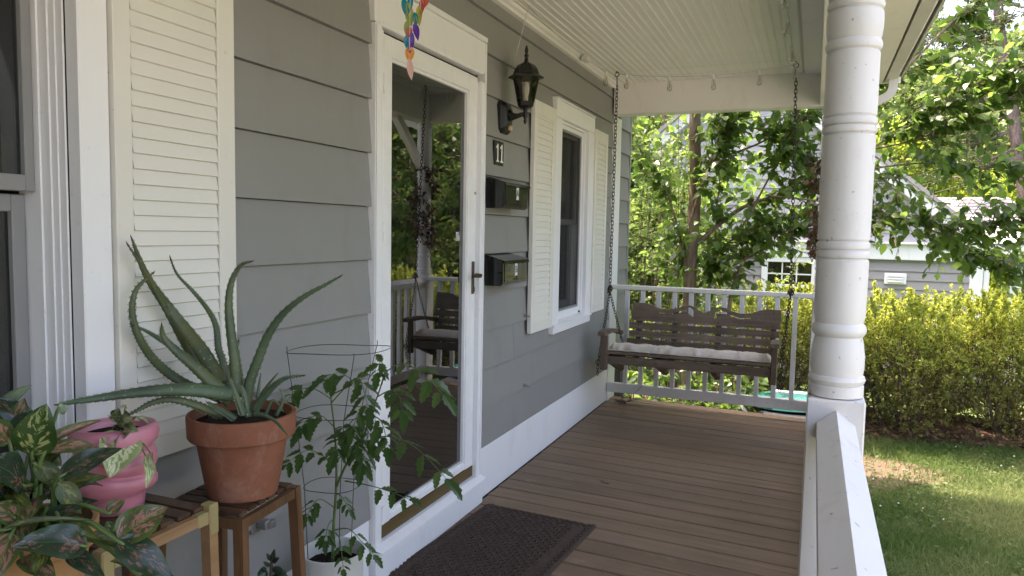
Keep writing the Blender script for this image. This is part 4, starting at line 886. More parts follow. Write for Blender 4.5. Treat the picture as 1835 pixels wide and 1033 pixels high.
part('tail_finial', MB().lathe([(.0, 1.975), (.007, 1.985), (.010, 1.995), (.006, 2.004), (.011, 2.012), (.013, 2.03), (.010, 2.045), (.012, 2.055), (.022, 2.062)], cz, 12), 'black', lan, True)
cage = loft([ngon(.024, 2.060, 6, cz, .3), ngon(.041, 2.072, 6, cz, .3), ngon(.044, 2.092, 6, cz, .3), ngon(.041, 2.094, 6, cz, .3)])
B0, B1 = ngon(.041, 2.092, 6, cz, .3), ngon(.066, 2.222, 6, cz, .3)
for a, b in zip(B0, B1): cage.tube([a, b], .0048, 5)
part('cage', cage, 'black', lan)
for k in range(6):
    a, b, c, d = B0[k], B0[(k + 1) % 6], B1[(k + 1) % 6], B1[k]
    part('lantern_pane', MB().add([a, b, c, d], [(0, 1, 2, 3)]), 'lampglass', lan)
part('lantern_roof', loft([ngon(.092, 2.214, 6, cz, .3), ngon(.094, 2.222, 6, cz, .3), ngon(.070, 2.236, 6, cz, .3), ngon(.066, 2.246, 6, cz, .3), ngon(.060, 2.265, 6, cz, .3), ngon(.046, 2.283, 6, cz, .3), ngon(.026, 2.294, 6, cz, .3), ngon(.012, 2.298, 6, cz, .3)]), 'black', lan)
part('finial', MB().lathe([(.016, 2.297), (.010, 2.305), (.013, 2.313), (.007, 2.318), (.012, 2.327), (.013, 2.335), (.006, 2.342), (.010, 2.352), (.009, 2.368), (.004, 2.382), (0, 2.388)], cz, 12), 'black', lan, True)
part('lamp_bulb', MB().lathe([(.012, 2.094), (.012, 2.125), (.017, 2.14), (.019, 2.165), (.014, 2.19), (0, 2.20)], cz, 12), 'white', lan, True)

# ------------------------------------------------------------------ house number
def text_mesh(txt, size, mat, name, parent, origin, rot=0.0, ext=.0008, bold=.0):
    cu = bpy.data.curves.new('t', 'FONT'); cu.body = txt; cu.size = size; cu.extrude = ext; cu.align_x = 'CENTER'; cu.align_y = 'CENTER'; cu.offset = bold; cu.resolution_u = 4
    t = bpy.data.objects.new('t', cu); C.objects.link(t)
    dg = bpy.context.evaluated_depsgraph_get(); me = bpy.data.meshes.new_from_object(t.evaluated_get(dg))
    bpy.data.objects.remove(t)
    # text lies in xy: map x -> +y, y -> +z, z -> +x (readable from the porch side)
    org = Vector(ORG[parent.name]); o0 = Vector(origin); cr, sr = math.cos(rot), math.sin(rot)
    for v in me.vertices:
        x, y, z = v.co; x, y = x * cr - y * sr, x * sr + y * cr
        v.co = o0 + Vector((z, x, y)) - org
    me.materials.clear(); me.materials.append(MT[mat]); me.update()
    o = link(name, me, parent); ORG[o.name] = ORG[parent.name]; return o
pq = thing('house_number', 'small black plaque with white number 11 between the lantern and the upper mailbox', 'house number', (.0, 3.62, 1.82))
part('plaque', MB().box(-.006, .008, 3.565, 3.680, 1.762, 1.888, .001), 'plaqueblack', pq)
def one(y):
    b = MB(); x0, x1 = .0085, .0105; zb, zt = 1.778, 1.872
    b.prism([(y - .006, zb), (y + .006, zb), (y + .006, zt), (y - .0055, zt), (y - .006, zt - .012)], 0, x0, x1)
    b.prism([(y - .0065, zt - .006), (y - .0065, zt - .020), (y - .022, zt - .024), (y - .022, zt - .016)], 0, x0, x1)
    b.prism([(y - .018, zb), (y - .0065, zb), (y - .0065, zb + .010), (y - .018, zb + .004)], 0, x0, x1)
    b.prism([(y + .0065, zb), (y + .018, zb), (y + .018, zb + .004), (y + .0065, zb + .010)], 0, x0, x1)
    return b
for y in (3.598, 3.652): part('numeral', one(y), 'sticker', pq)

# ------------------------------------------------------------------ mailboxes
def mailbox(z0, letter, label, y0=3.47, y1=3.80):
    m = thing('mailbox', label, 'mailbox', (0, (y0 + y1) / 2, z0), 'wall mailboxes')
    d = .105; zt = z0 + .158
    body = MB().prism([(.0, z0), (d - .012, z0), (d, z0 + .012), (d, zt - .032), (.0, zt - .003)], 1, y0, y1)
    part('box_body', body, 'glossblack', m)
    lid = MB().prism([(-.002, zt), (.0, zt + .003), (.06, zt - .010), (d + .010, zt - .027), (d + .014, zt - .043), (d + .008, zt - .043), (d + .004, zt - .032), (.05, zt - .0145)], 1, y0 - .007, y1 + .007)
    part('lid', lid, 'glossblack', m)
    front_ = MB()
    front_.box(d + .0005, d + .0035, y0 + .02, (y0 + y1) / 2 - .012, z0 + .02, zt - .045, .001).box(d + .0005, d + .0035, (y0 + y1) / 2 + .022, y1 - .02, z0 + .02, zt - .045, .001)
    part('front_panel', front_, 'glossblack', m)
    yc = y0 + (y1 - y0) * .52
    st = part('sticker', MB().box(d + .0036, d + .0046, yc - .016, yc + .016, z0 + .048, z0 + .112), 'sticker', m)
    text_mesh(letter, .05, 'plaqueblack', 'letter', st, (d + .0050, yc, z0 + .080), 0, .0003, .0008)
    nb = MB()
    for q in range(7): nb.box(d + .0036, d + .0046, yc - .04 + q * .012, yc - .034 + q * .012, z0 + .022, z0 + .034)
    part('embossed_marks', nb, 'glossblack', m)
    part('hinge_pin', MB().tube([(.03, y0 - .008, zt - .02), (.03, y0 - .0005, zt - .02)], .010, 10), 'black', m)
mailbox(1.532, 'A', 'upper glossy black wall mailbox with letter A, just under the house number')
mailbox(1.132, 'B', 'lower glossy black wall mailbox with letter B beside the door handle')

# shutter hooks, spigot on the siding
for q, (y, z, lab) in enumerate(((4.03, .922, 'small grey metal peg in the siding at the bottom corner of the mailbox-side shutter'), (4.05, .500, 'small grey metal peg low on the siding right of the door'), (1.76, .905, 'small grey metal peg on the siding behind the aloe pot'))):
    t = thing('wall_peg', lab, 'wall peg', (0, y, z), 'metal pegs on the siding')
    part('plate', MB().box(-.004, .006, y - .012, y + .012, z - .016, z + .016, .002), 'steel', t)
    part('pin', MB().tube([(.005, y, z), (.03, y + .004, z - .003), (.042, y + .012, z - .006)], [.007, .006, .008], 8), 'steel', t)
t = thing('hose_bib', 'grey metal wall bracket low on the siding behind the plant stand', 'wall bracket', (0, 1.775, .495))
part('bracket_plate', MB().box(-.006, .010, 1.745, 1.795, .465, .525, .003), 'steel', t)
part('bracket_arm', MB().box(.0105, .05, 1.76, 1.785, .48, .508, .004).box(.03, .05, 1.7855, 1.81, .476, .50, .003), 'steel', t)

# ------------------------------------------------------------------ wind chime of dyed shells
wc = thing('wind_chime', 'wind chime of dyed leaf-shaped shells in teal, green, purple and orange hanging over the door', 'wind chime', (.585, 1.70, 2.60))
part('string', MB().tube([(.585, 1.70, 2.617), (.585, 1.70, 2.3), (.583, 1.697, 2.0), (.583, 1.694, 1.85)], .0007, 4), 'cord', wc)
part('string', MB().tube([(.603, 1.712, 2.617), (.605, 1.712, 2.3), (.605, 1.712, 1.98)], .0007, 4), 'cord', wc)
def shell(a, b, w, yaw):
    a = Vector(a); b = Vector(b); d = b - a; L = d.length; d.normalize()
    sd = Vector((math.cos(yaw), math.sin(yaw), 0)); sd = (sd - d * sd.dot(d)).normalized(); nn = sd.cross(d)
    mb = MB(); V = []; n = 9; prof = [.0, .62, .9, 1, .97, .84, .62, .34, .0]
    for i in range(n):
        t = i / (n - 1)
        for s in (-1, 0, 1): V.append(a + d * (L * t) + sd * (s * w * prof[i]) + nn * (.004 * math.sin(t * math.pi) * (1 if s == 0 else .2)))
    F = []
    for i in range(n - 1):
        for k in (0, 1): F.append((i * 3 + k, i * 3 + k + 1, i * 3 + 4 + k, i * 3 + 3 + k))
    return mb.add(V, F)
for a, b, c in CHIME:
    b = tuple(Vector(a) + (Vector(b) - Vector(a)) * 1.22); part('shell', shell(a, b, .0085 if c != 'k' else .0090, random.uniform(.1, .8)), 'shell_' + c, wc, True)
for k in range(26):
    z = 2.06 + k * .021; c = random.choice('tgyprpo'); x = random.choice((.583, .605)); a = (x + random.uniform(-.008, .008), 1.70 + random.uniform(-.006, .006), z)
    part('shell', shell(a, (a[0] + random.uniform(-.012, .012), a[1] + random.uniform(-.01, .01), z - .052), .0085, random.uniform(0, 1)), 'shell_' + c, wc, True)

# ------------------------------------------------------------------ doormat
mat_t = thing('doormat', 'dark brown textured doormat with a woven pattern lying before the door', 'doormat', (.33, 2.95, 0))
MA = math.radians(-4)
def mp(u, v, z): return (.335 + u * math.cos(MA) - v * math.sin(MA), 2.93 + u * math.sin(MA) + v * math.cos(MA), z)
MW, MH = .30, .45
part('backing', MB().hexa([mp(-MW, -MH, .0015), mp(MW, -MH, .0015), mp(MW, MH, .0015), mp(-MW, MH, .0015), mp(-MW + .004, -MH + .004, .0075), mp(MW - .004, -MH + .004, .0075), mp(MW - .004, MH - .004, .0075), mp(-MW + .004, MH - .004, .0075)]), 'mat', mat_t)
pm = MB()
def pad(u, v, a, b, h, rot=0.0, taper=.7):
    c, s_ = math.cos(rot), math.sin(rot); P = []
    for z, k in ((.0076, 1), (.0076 + h, taper)):
        for i, j in ((-1, -1), (1, -1), (1, 1), (-1, 1)):
            x, y = i * a * k, j * b * k; P.append(mp(u + x * c - y * s_, v + x * s_ + y * c, z))
    pm.hexa(P)
st = .0205; ny = int((MH * 2 - .15) / st); nx = int((MW * 2 - .15) / st)
for i in range(nx + 1):
    for j in range(ny + 1):
        u = -MW + .075 + i * st; v = -MH + .075 + j * st
        if u > MW - .07 or v > MH - .07: continue
        pad(u, v, .0118, .0052, .0075, math.radians(45 if (i + j) % 2 else -45), .72)
part('woven_pile', pm, 'mat', mat_t, False, None, 'stuff')
pm = MB()
for e in range(4):
    L = MH if e % 2 == 0 else MW
    k = int(L * 2 / .036)
    for i in range(k):
        t = -L + .02 + i * .036
        for dd, rr in ((.0, .6), (.010, -.6), (-.010, -.2)):
            q = (MW if e == 0 else -MW) * .915 if e % 2 == 0 else (MH if e == 1 else -MH) * .943
            if e % 2 == 0: pad(q + dd, t + dd * .7, 0.0115, .0035, .0065, 1.57 + rr)
            else: pad(t + dd * .7, q + dd, .0115, .0035, .0065, rr)
for o_, w in ((.012, .004), (.058, .003)):
    for sg in (-1, 1):
        pad(sg * (MW - o_), 0, w, MH - o_, .004); pad(0, sg * (MH - o_), MW - o_, w, .004)
part('scroll_border', pm, 'mat', mat_t, False, None, 'stuff')

# ------------------------------------------------------------------ plant stands
def stand(name, label, cs, ztop, leg_mat, slat_mat, nsl, splay=.02, tape=False, zb=0.0, pale=None):
    """cs: four top corners (far-outer, near-outer, near-inner, far-inner) as (x,y)"""
    c = [Vector((x, y, 0)) for x, y in cs]; ctr = sum(c, Vector()) / 4
    t = thing(name, label, 'plant stand', (ctr.x, ctr.y, zb), 'wooden plant stands')
    def L(u, v): return c[3].lerp(c[0], u).lerp(c[2].lerp(c[1], u), v)      # u: inner->outer, v: far->near
    w = .020
    for i, p in enumerate(c):
        d = (p - ctr).normalized(); b = p + d * splay - Vector((0, 0, 0))
        mb = MB(); tp = p - d * .004
        pth = [(tp.x, tp.y, ztop - .001), (b.x, b.y, zb)]
        mb.bar((tp.x, tp.y, ztop + .001), (b.x, b.y, zb), .024, .026, tuple((c[0] - c[3]).normalized()))
        part('leg', mb, leg_mat if not (pale and i in (0, 1)) else pale, t)
    for (i, j) in ((0, 1), (1, 2), (2, 3), (3, 0)):
        a, b = c[i], c[j]; d = (b - a).normalized() * .013
        mb = MB(); mb.bar(tuple(a + d + Vector((0, 0, ztop - .013))), tuple(b - d + Vector((0, 0, ztop - .013))), .016, .024)
        part('apron_rail', mb, pale if (pale and (i, j) == (0, 1)) else leg_mat, t)
        if i in (0, 2):
            a2, b2 = a + Vector((0, 0, zb + .18)), b + Vector((0, 0, zb + .18)); dd = (a - ctr).normalized() * splay * .6
            part('stretcher', MB().bar(tuple(a2 + dd), tuple(b2 + dd), .014, .02), leg_mat, t)
    for k in range(nsl):
        v = (k + .5) / nsl; hw = .38 / nsl
        p = [L(0.05, v - hw), L(.97, v - hw), L(.97, v + hw), L(0.05, v + hw)]
        zz = ztop + .0012
        mb = MB().hexa([(q.x, q.y, zz) for q in p] + [(q.x, q.y, zz + .009) for q in p]); part('slat', mb, slat_mat, t)
    if tape:
        for i in (0, 1):
            p = c[i]; mb = MB()
            mb.box(p.x - .018, p.x + .0125, p.y - .0135, p.y + .0135, ztop - .055, ztop + .0145, .003)
            s_ = -1 if i == 0 else 1
            ya, yb = sorted((p.y + s_ * .014, p.y + s_ * .045)); mb.box(p.x - .0105, p.x + .0105, ya, yb, ztop - .028, ztop + .001, .002)
            part('tape_wrap', mb, 'tape', t)
    return t
# stand under the terracotta pot (slightly turned), stand under the pink pot, stool in the near corner
stand('plant_stand', 'dark slatted wooden plant stand carrying the terracotta aloe pot', [(.335, 1.545), (.362, 1.315), (.135, 1.285), (.108, 1.515)], .733, 'standwood', 'standslat', 6, .035)
stand('plant_stand', 'wooden plant stand with yellow tape on its corners, under the pink pot', [(.352, 1.232), (.352, .965), (.10, .965), (.10, 1.232)], .784, 'standwood', 'standslat', 6, .012, True, 0.0, 'palewood')
stand('plant_stand', 'low wooden plant stand in the near left corner under the leafy plant', [(.47, .93), (.47, .70), (.235, .70), (.235, .93)], .700, 'standwood', 'standslat', 5, .01)

# ------------------------------------------------------------------ terracotta pot and aloe
PC = (.262, 1.432)
def potprof(rt, rb, h, lip, lipt, th=.008):
    r1 = rb + (rt - lipt - rb) * (h - lip) / h
    return [(rb - .004, 0), (rb, .004), (r1, h - lip - .002), (rt - .003, h - lip), (rt, h - lip + .004), (rt + .002, h - .004), (rt, h), (rt - th, h), (rt - th - .002, h - .012), (rt - th - .006, h - .03), (0, h - .031)]
t = thing('flower_pot', 'terracotta flower pot with pale mineral bloom on the dark slatted stand', 'flower pot', (PC[0], PC[1], .7432))
part('pot_body', MB().lathe(potprof(.129, .085, .208, .058, .009), (PC[0], PC[1], .7433), 48), 'terracotta', t, 'auto')
so = MB(); so.lathe([(.1125, .187), (.08, .193), (.04, .190), (0, .194)], (PC[0], PC[1], .7433), 24); part('soil', so, 'soil', t, True)
al = thing('aloe_plant', 'large spiny aloe with long curling leaves in the terracotta pot', 'aloe', (PC[0], PC[1], .92))
def bez(P, n):
    P = [Vector(p) for p in P]; out = []
    def cr(a, b, c, d, t): return .5 * ((2 * b) + (c - a) * t + (2 * a - 5 * b + 4 * c - d) * t * t + (3 * b - a - 3 * c + d) * t ** 3)
    m = len(P) - 1
    for i in range(n):
        s = m * i / (n - 1); k = min(int(s), m - 1); u = s - k
        out.append(cr(P[max(k - 1, 0)], P[k], P[k + 1], P[min(k + 2, m)], u))
    return out
for pts, hw in ALOE:
    n = 26; P = bez(pts, n); mb = MB(); V = []; F = []; K = 10; teeth = []
    toward = (Vector((S, 0, CAMZ)) - P[n // 2]).normalized()
    for i in range(n):
        t_ = i / (n - 1); d = (P[min(i + 1, n - 1)] - P[max(i - 1, 0)]).normalized()
        face = Vector((.72, -.55, .42)).normalized()
        a = d.cross(face).normalized(); b = a.cross(d).normalized()
        w = hw * 1.12 * (1 - t_ ** 1.25) ** .85 + .0010; th = w * (.42 + .2 * (1 - t_))
        for k in range(K):
            q = 2 * math.pi * k / K; cx_, sy_ = math.cos(q), math.sin(q)
            V.append(P[i] + a * (w * cx_) + b * (th * (sy_ if sy_ > 0 else .55 * sy_) - th * .5 * (1 - abs(cx_)) * 0))
        if .06 < t_ < .93:
            for sg in (-1, 1):
                for e in (0, .5): teeth.append((P[i] + a * (sg * w * .97) + d * (e * (P[1] - P[0]).length), a * sg, d, .0032 * (1 - .5 * t_) + .0006))
    for i in range(n - 1):
        for k in range(K): F.append((i * K + k, i * K + (k + 1) % K, i * K + K + (k + 1) % K, i * K + K + k))
    F += [tuple(range(K - 1, -1, -1)), tuple(len(V) - K + k for k in range(K))]
    mb.add(V, F)
    lf = part('leaf', mb, 'aloe', al, True)
    if hw > .005:
        tm = MB()
        for p, a, d, s_ in teeth:
            tm.add([p - d * s_ * .7, p + d * s_ * .7, p + Vector((0, 0, s_ * .5)), p + a * s_ + d * s_ * .5], [(0, 1, 3), (1, 2, 3), (2, 0, 3)])
        part('spines', tm, 'aloe', lf)
        e = P[-1]; d = (P[-1] - P[-3]).normalized()
        part('dry_tip', MB().tube([P[-2], P[-1], P[-1] + d * .004 + Vector((0, 0, .002))], [.0026, .0016, .0004], 6), 'aloetip', lf, True)
al['label'] = 'large spiny aloe with long curling leaves in the terracotta pot'

# ------------------------------------------------------------------ leaf blades with a pattern map
def blade(base, tip, w, up, sagv=.12, fold=.25, n=12, m=6, shape='ovate', wav=.05, seed=0):
    r = random.Random(seed); B = Vector(base); T = Vector(tip); d = (T - B); L = d.length; dn = d.normalized(); up = Vector(up)
    sd = dn.cross(up).normalized(); nn = sd.cross(dn).normalized()
    V = []; U = []; F = []
    for i in range(n + 1):
        t_ = i / n
        if shape == 'ovate': prof = (math.sin(math.pi * min(1, t_ ** .72)) ** .75) * (1 - .15 * t_) if 0 < t_ < 1 else 0.02
        else: prof = math.sin(math.pi * t_) ** .8 if 0 < t_ < 1 else .02
        c = B + d * t_ + nn * (L * sagv * 4 * t_ * (1 - t_)) - Vector((0, 0, L * .10 * t_ * t_))
        for j in range(m + 1):
            v = -1 + 2 * j / m
            off = fold * abs(v) ** 1.3 * w * prof + wav * w * math.sin(t_ * 9 + v * 2.5 + seed) * abs(v)
            V.append(c + sd * (v * w * prof) + nn * off); U.append((t_ * L / .12, v))
    for i in range(n):
        for j in range(m): F.append((i * (m + 1) + j, i * (m + 1) + j + 1, (i + 1) * (m + 1) + j + 1, (i + 1) * (m + 1) + j))
    mb = MB().add(V, F); mb.uv = U; return mb
def uvpart(name, mb, mat, parent):
    o = part(name, mb, mat, parent, True); me = o.data; uvl = me.uv_layers.new(name='UVMap')
    vi = np.empty(len(me.loops), np.int32); me.loops.foreach_get('vertex_index', vi)
    uvl.data.foreach_set('uv', np.asarray(mb.uv, np.float32)[vi].ravel()); return o
# tan pot and aglaonema in the near left corner
AP_ = Vector((.364, .819, .905)); t = thing('flower_pot', 'tan clay flower pot almost hidden under the pink-spotted leaves at lower left', 'flower pot', (AP_.x, AP_.y, .7105))
part('pot_body', MB().lathe(potprof(.100, .062, .195, .04, .006), (AP_.x, AP_.y, .7106), 40), 'tanpot', t, 'auto')
part('soil', MB().lathe([(.088, .165), (.04, .172), (0, .17)], (AP_.x, AP_.y, .7106), 20), 'soil', t, True)
ag = thing('aglaonema_plant', 'leafy plant with pink and cream speckled green leaves in the near left corner', 'houseplant', (AP_.x, AP_.y, .88))
CAMV = Vector((S, 0, CAMZ))
for i, (b, tp, w, k) in enumerate(AGLAO):
    b = Vector(b); tp = Vector(tp); mid = (b + tp) / 2; to = (CAMV - mid).normalized()
    up = (to * (.85 if k not in (4,) else .5) + Vector((0, 0, .45)) + Vector((random.uniform(-.25, .25), random.uniform(-.25, .25), 0))).normalized()
    lf = uvpart('leaf', blade(b, tp, w, up, .06, .18 if w > .012 else .8, 14, 8, 'ovate', .08, i * 1.7), 'agl%d' % k, ag)
    root = AP_ + Vector((random.uniform(-.03, .03), random.uniform(-.03, .03), -.03))
    m_ = root.lerp(b, .55) + Vector((0, 0, .035))
    part('stalk', MB().tube(bez([root, m_, b, b.lerp(tp, .15)], 10), [.0045, .0043, .004, .0038, .0035, .0032, .003, .0026, .002, .0015], 6), 'greenstem', lf, True)
# extra inner foliage of the same plant filling the middle
for i in range(16):
    a = random.uniform(0, 6.28); r0 = random.uniform(.0, .05); b = AP_ + Vector((r0 * math.cos(a), r0 * math.sin(a), random.uniform(.0, .06)))
    tp = b + Vector((.09 * math.cos(a), .09 * math.sin(a), random.uniform(-.02, .05)))
    if tp.x > .44: continue
    uvpart('leaf', blade(b, tp, random.uniform(.016, .028), (.3, -.3, .9), .1, .2, 10, 6, 'ovate', .1, i * 2.3), 'agl%d' % random.choice((1, 3, 3, 4)), ag)

# pink stacked pot with pothos
KC = (.187, 1.128)
t = thing('flower_pot', 'pink wavy stacked flower pot on the taped plant stand', 'flower pot', (KC[0], KC[1], .795))
kp = MB(); prof = [(.050, .0), (.056, .003), (.058, .018), (.060, .030), (.066, .036), (.078, .044), (.084, .060), (.0835, .076), (.077, .088), (.073, .092), (.078, .098), (.0845, .110), (.0835, .122), (.076, .130), (.071, .133), (.076, .138), (.086, .150), (.089, .165), (.087, .180), (.080, .188), (.073, .187), (.069, .178), (.067, .158), (0, .158)]
n = 48; V = []; F = []
for r, z in prof:
    for k in range(n):
        q = 2 * math.pi * k / n; zz = z + (.010 * math.sin(q + z * 45) * min(1, z / .05) * (1 if z < .15 else .3))
        V.append((KC[0] + r * math.cos(q), KC[1] + r * math.sin(q), .7955 + zz))
for i in range(len(prof) - 1):
    for k in range(n): F.append((i * n + k, i * n + (k + 1) % n, (i + 1) * n + (k + 1) % n, (i + 1) * n + k))
F.append(tuple(range(n - 1, -1, -1)))
part('pot_body', kp.add(V, F), 'pink', t, True)
part('soil', MB().lathe([(.0675, .166), (.03, .170), (0, .168)], (KC[0], KC[1], .7955), 24), 'soil', t, True)
po = thing('pothos_plant', 'small pale variegated pothos spilling from the pink pot', 'houseplant', (KC[0], KC[1], .96))
for i, (b, tp, w) in enumerate(POTHOS):
    b = Vector(b); tp = Vector(tp); to = (CAMV - tp).normalized()
    lf = uvpart('leaf', blade(b, tp, w, to * .8 + Vector((random.uniform(-.6, .6), random.uniform(-.6, .6), .5)), .08, .3, 10, 6, 'ovate', .08, i * 1.3), 'pothos', po)
    r0 = Vector((KC[0] + .025, KC[1] - .01, .965))
    part('stalk', MB().tube(bez([r0, r0.lerp(b, .5) + Vector((0, 0, .02)), b, b.lerp(tp, .2)], 8), .0016, 5), 'greenstem', lf, True)

# white pot, tomato cage, tomato plant
WC = (.179, 1.922)
t = thing('flower_pot', 'tall white round pot holding the tomato plant beside the door', 'flower pot', (WC[0], WC[1], 0))
part('pot_body', MB().lathe([(.084, .001), (.088, .006), (.0985, .37), (.1005, .374), (.1005, .380), (.0965, .381), (.0945, .372), (.092, .30), (0, .30)], (WC[0], WC[1], 0), 48), 'whitepot', t, 'auto')
so = MB(); N = 18; V = []; F = []
for i in range(N):
    for j in range(10):
        q = 2 * math.pi * i / N; r = .0925 * j / 9; V.append((WC[0] + r * math.cos(q), WC[1] + r * math.sin(q), .332 + random.uniform(-.006, .006)))
for i in range(N):
    for j in range(9): F.append((i * 10 + j, ((i + 1) % N) * 10 + j, ((i + 1) % N) * 10 + j + 1, i * 10 + j + 1))
part('soil', so.add(V, F), 'soil', t)
pb = MB()
for k in range(70):
    q = random.uniform(0, 6.28); r = .085 * math.sqrt(random.random()); s_ = random.uniform(.002, .005); x, y = WC[0] + r * math.cos(q), WC[1] + r * math.sin(q)
    pb.add([(x - s_, y, .336), (x + s_, y - s_ * .5, .337), (x, y + s_, .336), (x, y, .337 + s_)], [(0, 1, 3), (1, 2, 3), (2, 0, 3)])
part('soil_crumbs', pb, 'mulch', t, False, None, 'stuff')
cg = thing('tomato_cage', 'thin wire tomato cage with round hoops standing in the white pot', 'plant cage', (.18, 1.93, .33))
def ring(c, r, z, wob=.004, dz=.0):
    P = []
    for k in range(40):
        q = 2 * math.pi * k / 40; rr = r + wob * math.sin(q * 2 + 1)
        P.append((c[0] + rr * math.cos(q), c[1] + rr * math.sin(q), z + dz * math.sin(q + 2.2) + .003 * math.sin(3 * q)))
    return P
RT = ((.189, 1.945), .160, 1.030); R1 = ((.172, 1.938), .118, .826); R2 = ((.170, 1.935), .088, .588)
for (c, r, z), dz in ((RT, .010), (R1, .004), (R2, .004)): part('hoop', MB().tube(ring(c, r, z, .003, dz), .0013, 5, False, None, 0, True), 'wire', cg, True)
for q in (3.75, 5.6, 1.3):
    pts = [(c[0] + r * math.cos(q), c[1] + r * math.sin(q), z) for c, r, z in (RT, R1, R2)] + [(WC[0] + .075 * math.cos(q), WC[1] + .075 * math.sin(q), .325)]
    top = Vector(pts[0]) + Vector((0, 0, .012))
    part('upright_wire', MB().tube([top] + pts, .0013, 5), 'wire', cg, True)
tm = thing('tomato_plant', 'leafy green tomato plant growing through the wire cage in the white pot', 'tomato plant', (WC[0], WC[1], .33))
for pts, r in zip(TSTEM, (.0055, .0045)):
    P = bez(pts, 24); part('stem', MB().tube(P, [r * (1 - .6 * i / 23) for i in range(24)], 7), 'greenstem', tm, True)
def leaflet(mb, base, d, L, up, rr):
    d = Vector(d).normalized(); up = Vector(up); sd = d.cross(up).normalized(); nn = sd.cross(d).normalized()
    w = [.10, .42, .30, .46, .30, .34, .20, .22, .0]; ts = [.0, .18, .30, .42, .55, .66, .78, .86, 1.0]
    V = []; F = []
    for i, (t_, ww) in enumerate(zip(ts, w)):
        c = base + d * (L * t_) - Vector((0, 0, L * .22 * t_ * t_)) + nn * (.05 * L * math.sin(t_ * 3 + rr))
        j = 1 + .15 * math.sin(rr * 7 + i)
        V += [c + sd * (ww * L * .66 * j) + nn * (ww * L * .12) + d * (.05 * L if i in (1, 3, 5) else 0), c, c - sd * (ww * L * .66 * (2 - j)) + nn * (ww * L * .12) + d * (.05 * L if i in (1, 3, 5) else 0)]
    for i in range(len(ts) - 1):
        for k in (0, 1): F.append((i * 3 + k, i * 3 + k + 1, i * 3 + 4 + k, i * 3 + 3 + k))
    mb.add(V, F)
for q, (pts, s_) in enumerate(TLEAF):
    if q in (6, 16, 21, 22): continue
    P = bez(pts, 16); mb = MB()
    base_up = Vector((.15, -.2, 1))
    for k, idx in enumerate((5, 8, 11, 13)):
        if k == 0 and s_ < .95: continue
        p = P[idx]; d = (P[min(idx + 1, 15)] - P[idx - 1]).normalized(); sd = d.cross(Vector((.2, -.3, 1))).normalized()
        L = (.038, .054, .050, .038)[k] * s_ * random.uniform(.85, 1.15)
        for sg in (-1, 1):
            dd = (d * .55 + sd * sg * .85 + Vector((0, 0, random.uniform(-.55, -.1)))).normalized()
            b2 = p + dd * .006; mb.tube([p, b2], .0007, 4, False)
            leaflet(mb, b2, dd, L, base_up + Vector((random.uniform(-.4, .4), random.uniform(-.4, .4), 0)), q + k * 1.7 + sg)
    d = (P[15] - P[13]).normalized(); leaflet(mb, P[14], d, .055 * s_, base_up, q * 1.3)
    lf = part('leaf', mb, 'tomato', tm, False)
    part('leaf_stalk', MB().tube(P, [.0018 * (1.3 - i / 15 * .9) for i in range(16)], 5), 'greenstem', lf, True)

# jade plant in a small pot behind the stand leg
t = thing('flower_pot', 'small dark pot with a jade plant on the floor behind the plant stand', 'flower pot', (.184, 1.62, 0))
part('pot_body', MB().lathe(potprof(.075, .055, .33, .03, .004), (.184, 1.62, .001), 32), 'vinyl', t, 'auto')
jd = thing('jade_plant', 'small jade plant with thick round dark leaves between the plant stands and the white pot', 'houseplant', (.184, 1.62, .30))
part('stem', MB().tube([(.184, 1.62, .30), (.184, 1.622, .40), (.184, 1.628, .47)], [.007, .006, .004], 7), 'twig', jd, True)
for b, tp, w in JADE:
    b = Vector(b); tp = Vector(tp); d = tp - b; mb = MB(); V = []
    P = [b.lerp(tp, k / 6) for k in range(7)]; up = Vector((.5, -.6, .6)).normalized()
    dn = d.normalized(); a = dn.cross(up).normalized(); bb_ = a.cross(dn)
    F = []; K = 8
    for k, p in enumerate(P):
        ww = w * max(.12, math.sin(math.pi * min(.97, (k / 6) ** .8))) ** .7
        for z in range(K): V.append(p + a * (ww * math.cos(2 * math.pi * z / K)) + bb_ * (ww * .3 * math.sin(2 * math.pi * z / K)))
    for k in range(6):
        for z in range(K): F.append((k * K + z, k * K + (z + 1) % K, k * K + K + (z + 1) % K, k * K + K + z))
    F += [tuple(range(K - 1, -1, -1)), tuple(len(V) - K + k for k in range(K))]
    part('leaf', mb.add(V, F), 'jade', jd, True)

# ------------------------------------------------------------------ ground
def gz(x, y):
    h = -.55
    if y > 9.3: h -= min(1.0, (y - 9.3) / 4.5) * .75
    h += .03 * math.sin(x * 1.3 + y * .7) * (1 if y > 4 else .4)
    return h
xs = [-90, -50, -25, -12] + [-6 + i * .8 for i in range(26)] + [18, 26, 40, 60, 90]; ys = [-60, -30, -12, -5] + [-2 + i * .8 for i in range(28)] + [24, 32, 45, 65, 95]
V = [(x, y, gz(x, y)) for y in ys for x in xs]; nx_ = len(xs)
g = MB().add(V, [(j * nx_ + i, j * nx_ + i + 1, (j + 1) * nx_ + i + 1, (j + 1) * nx_ + i) for j in range(len(ys) - 1) for i in range(nx_ - 1)])
solo('ground', g, 'ground', (0, 0, 0), None, None, None, True, 'structure')
# pale slab added out of the frame to bounce sunlight under the porch roof
dv = MB()
for i in range(6):
    for j in range(3): dv.box(4.6 + j * 3.2, 4.6 + j * 3.2 + 3.185, -14 + i * 3.0, -14 + i * 3.0 + 2.985, -.62, -.50, .006)
solo('bounce_slab', dv, 'bounce_pale', (0, 0, 0), None, None, None, False, 'structure')
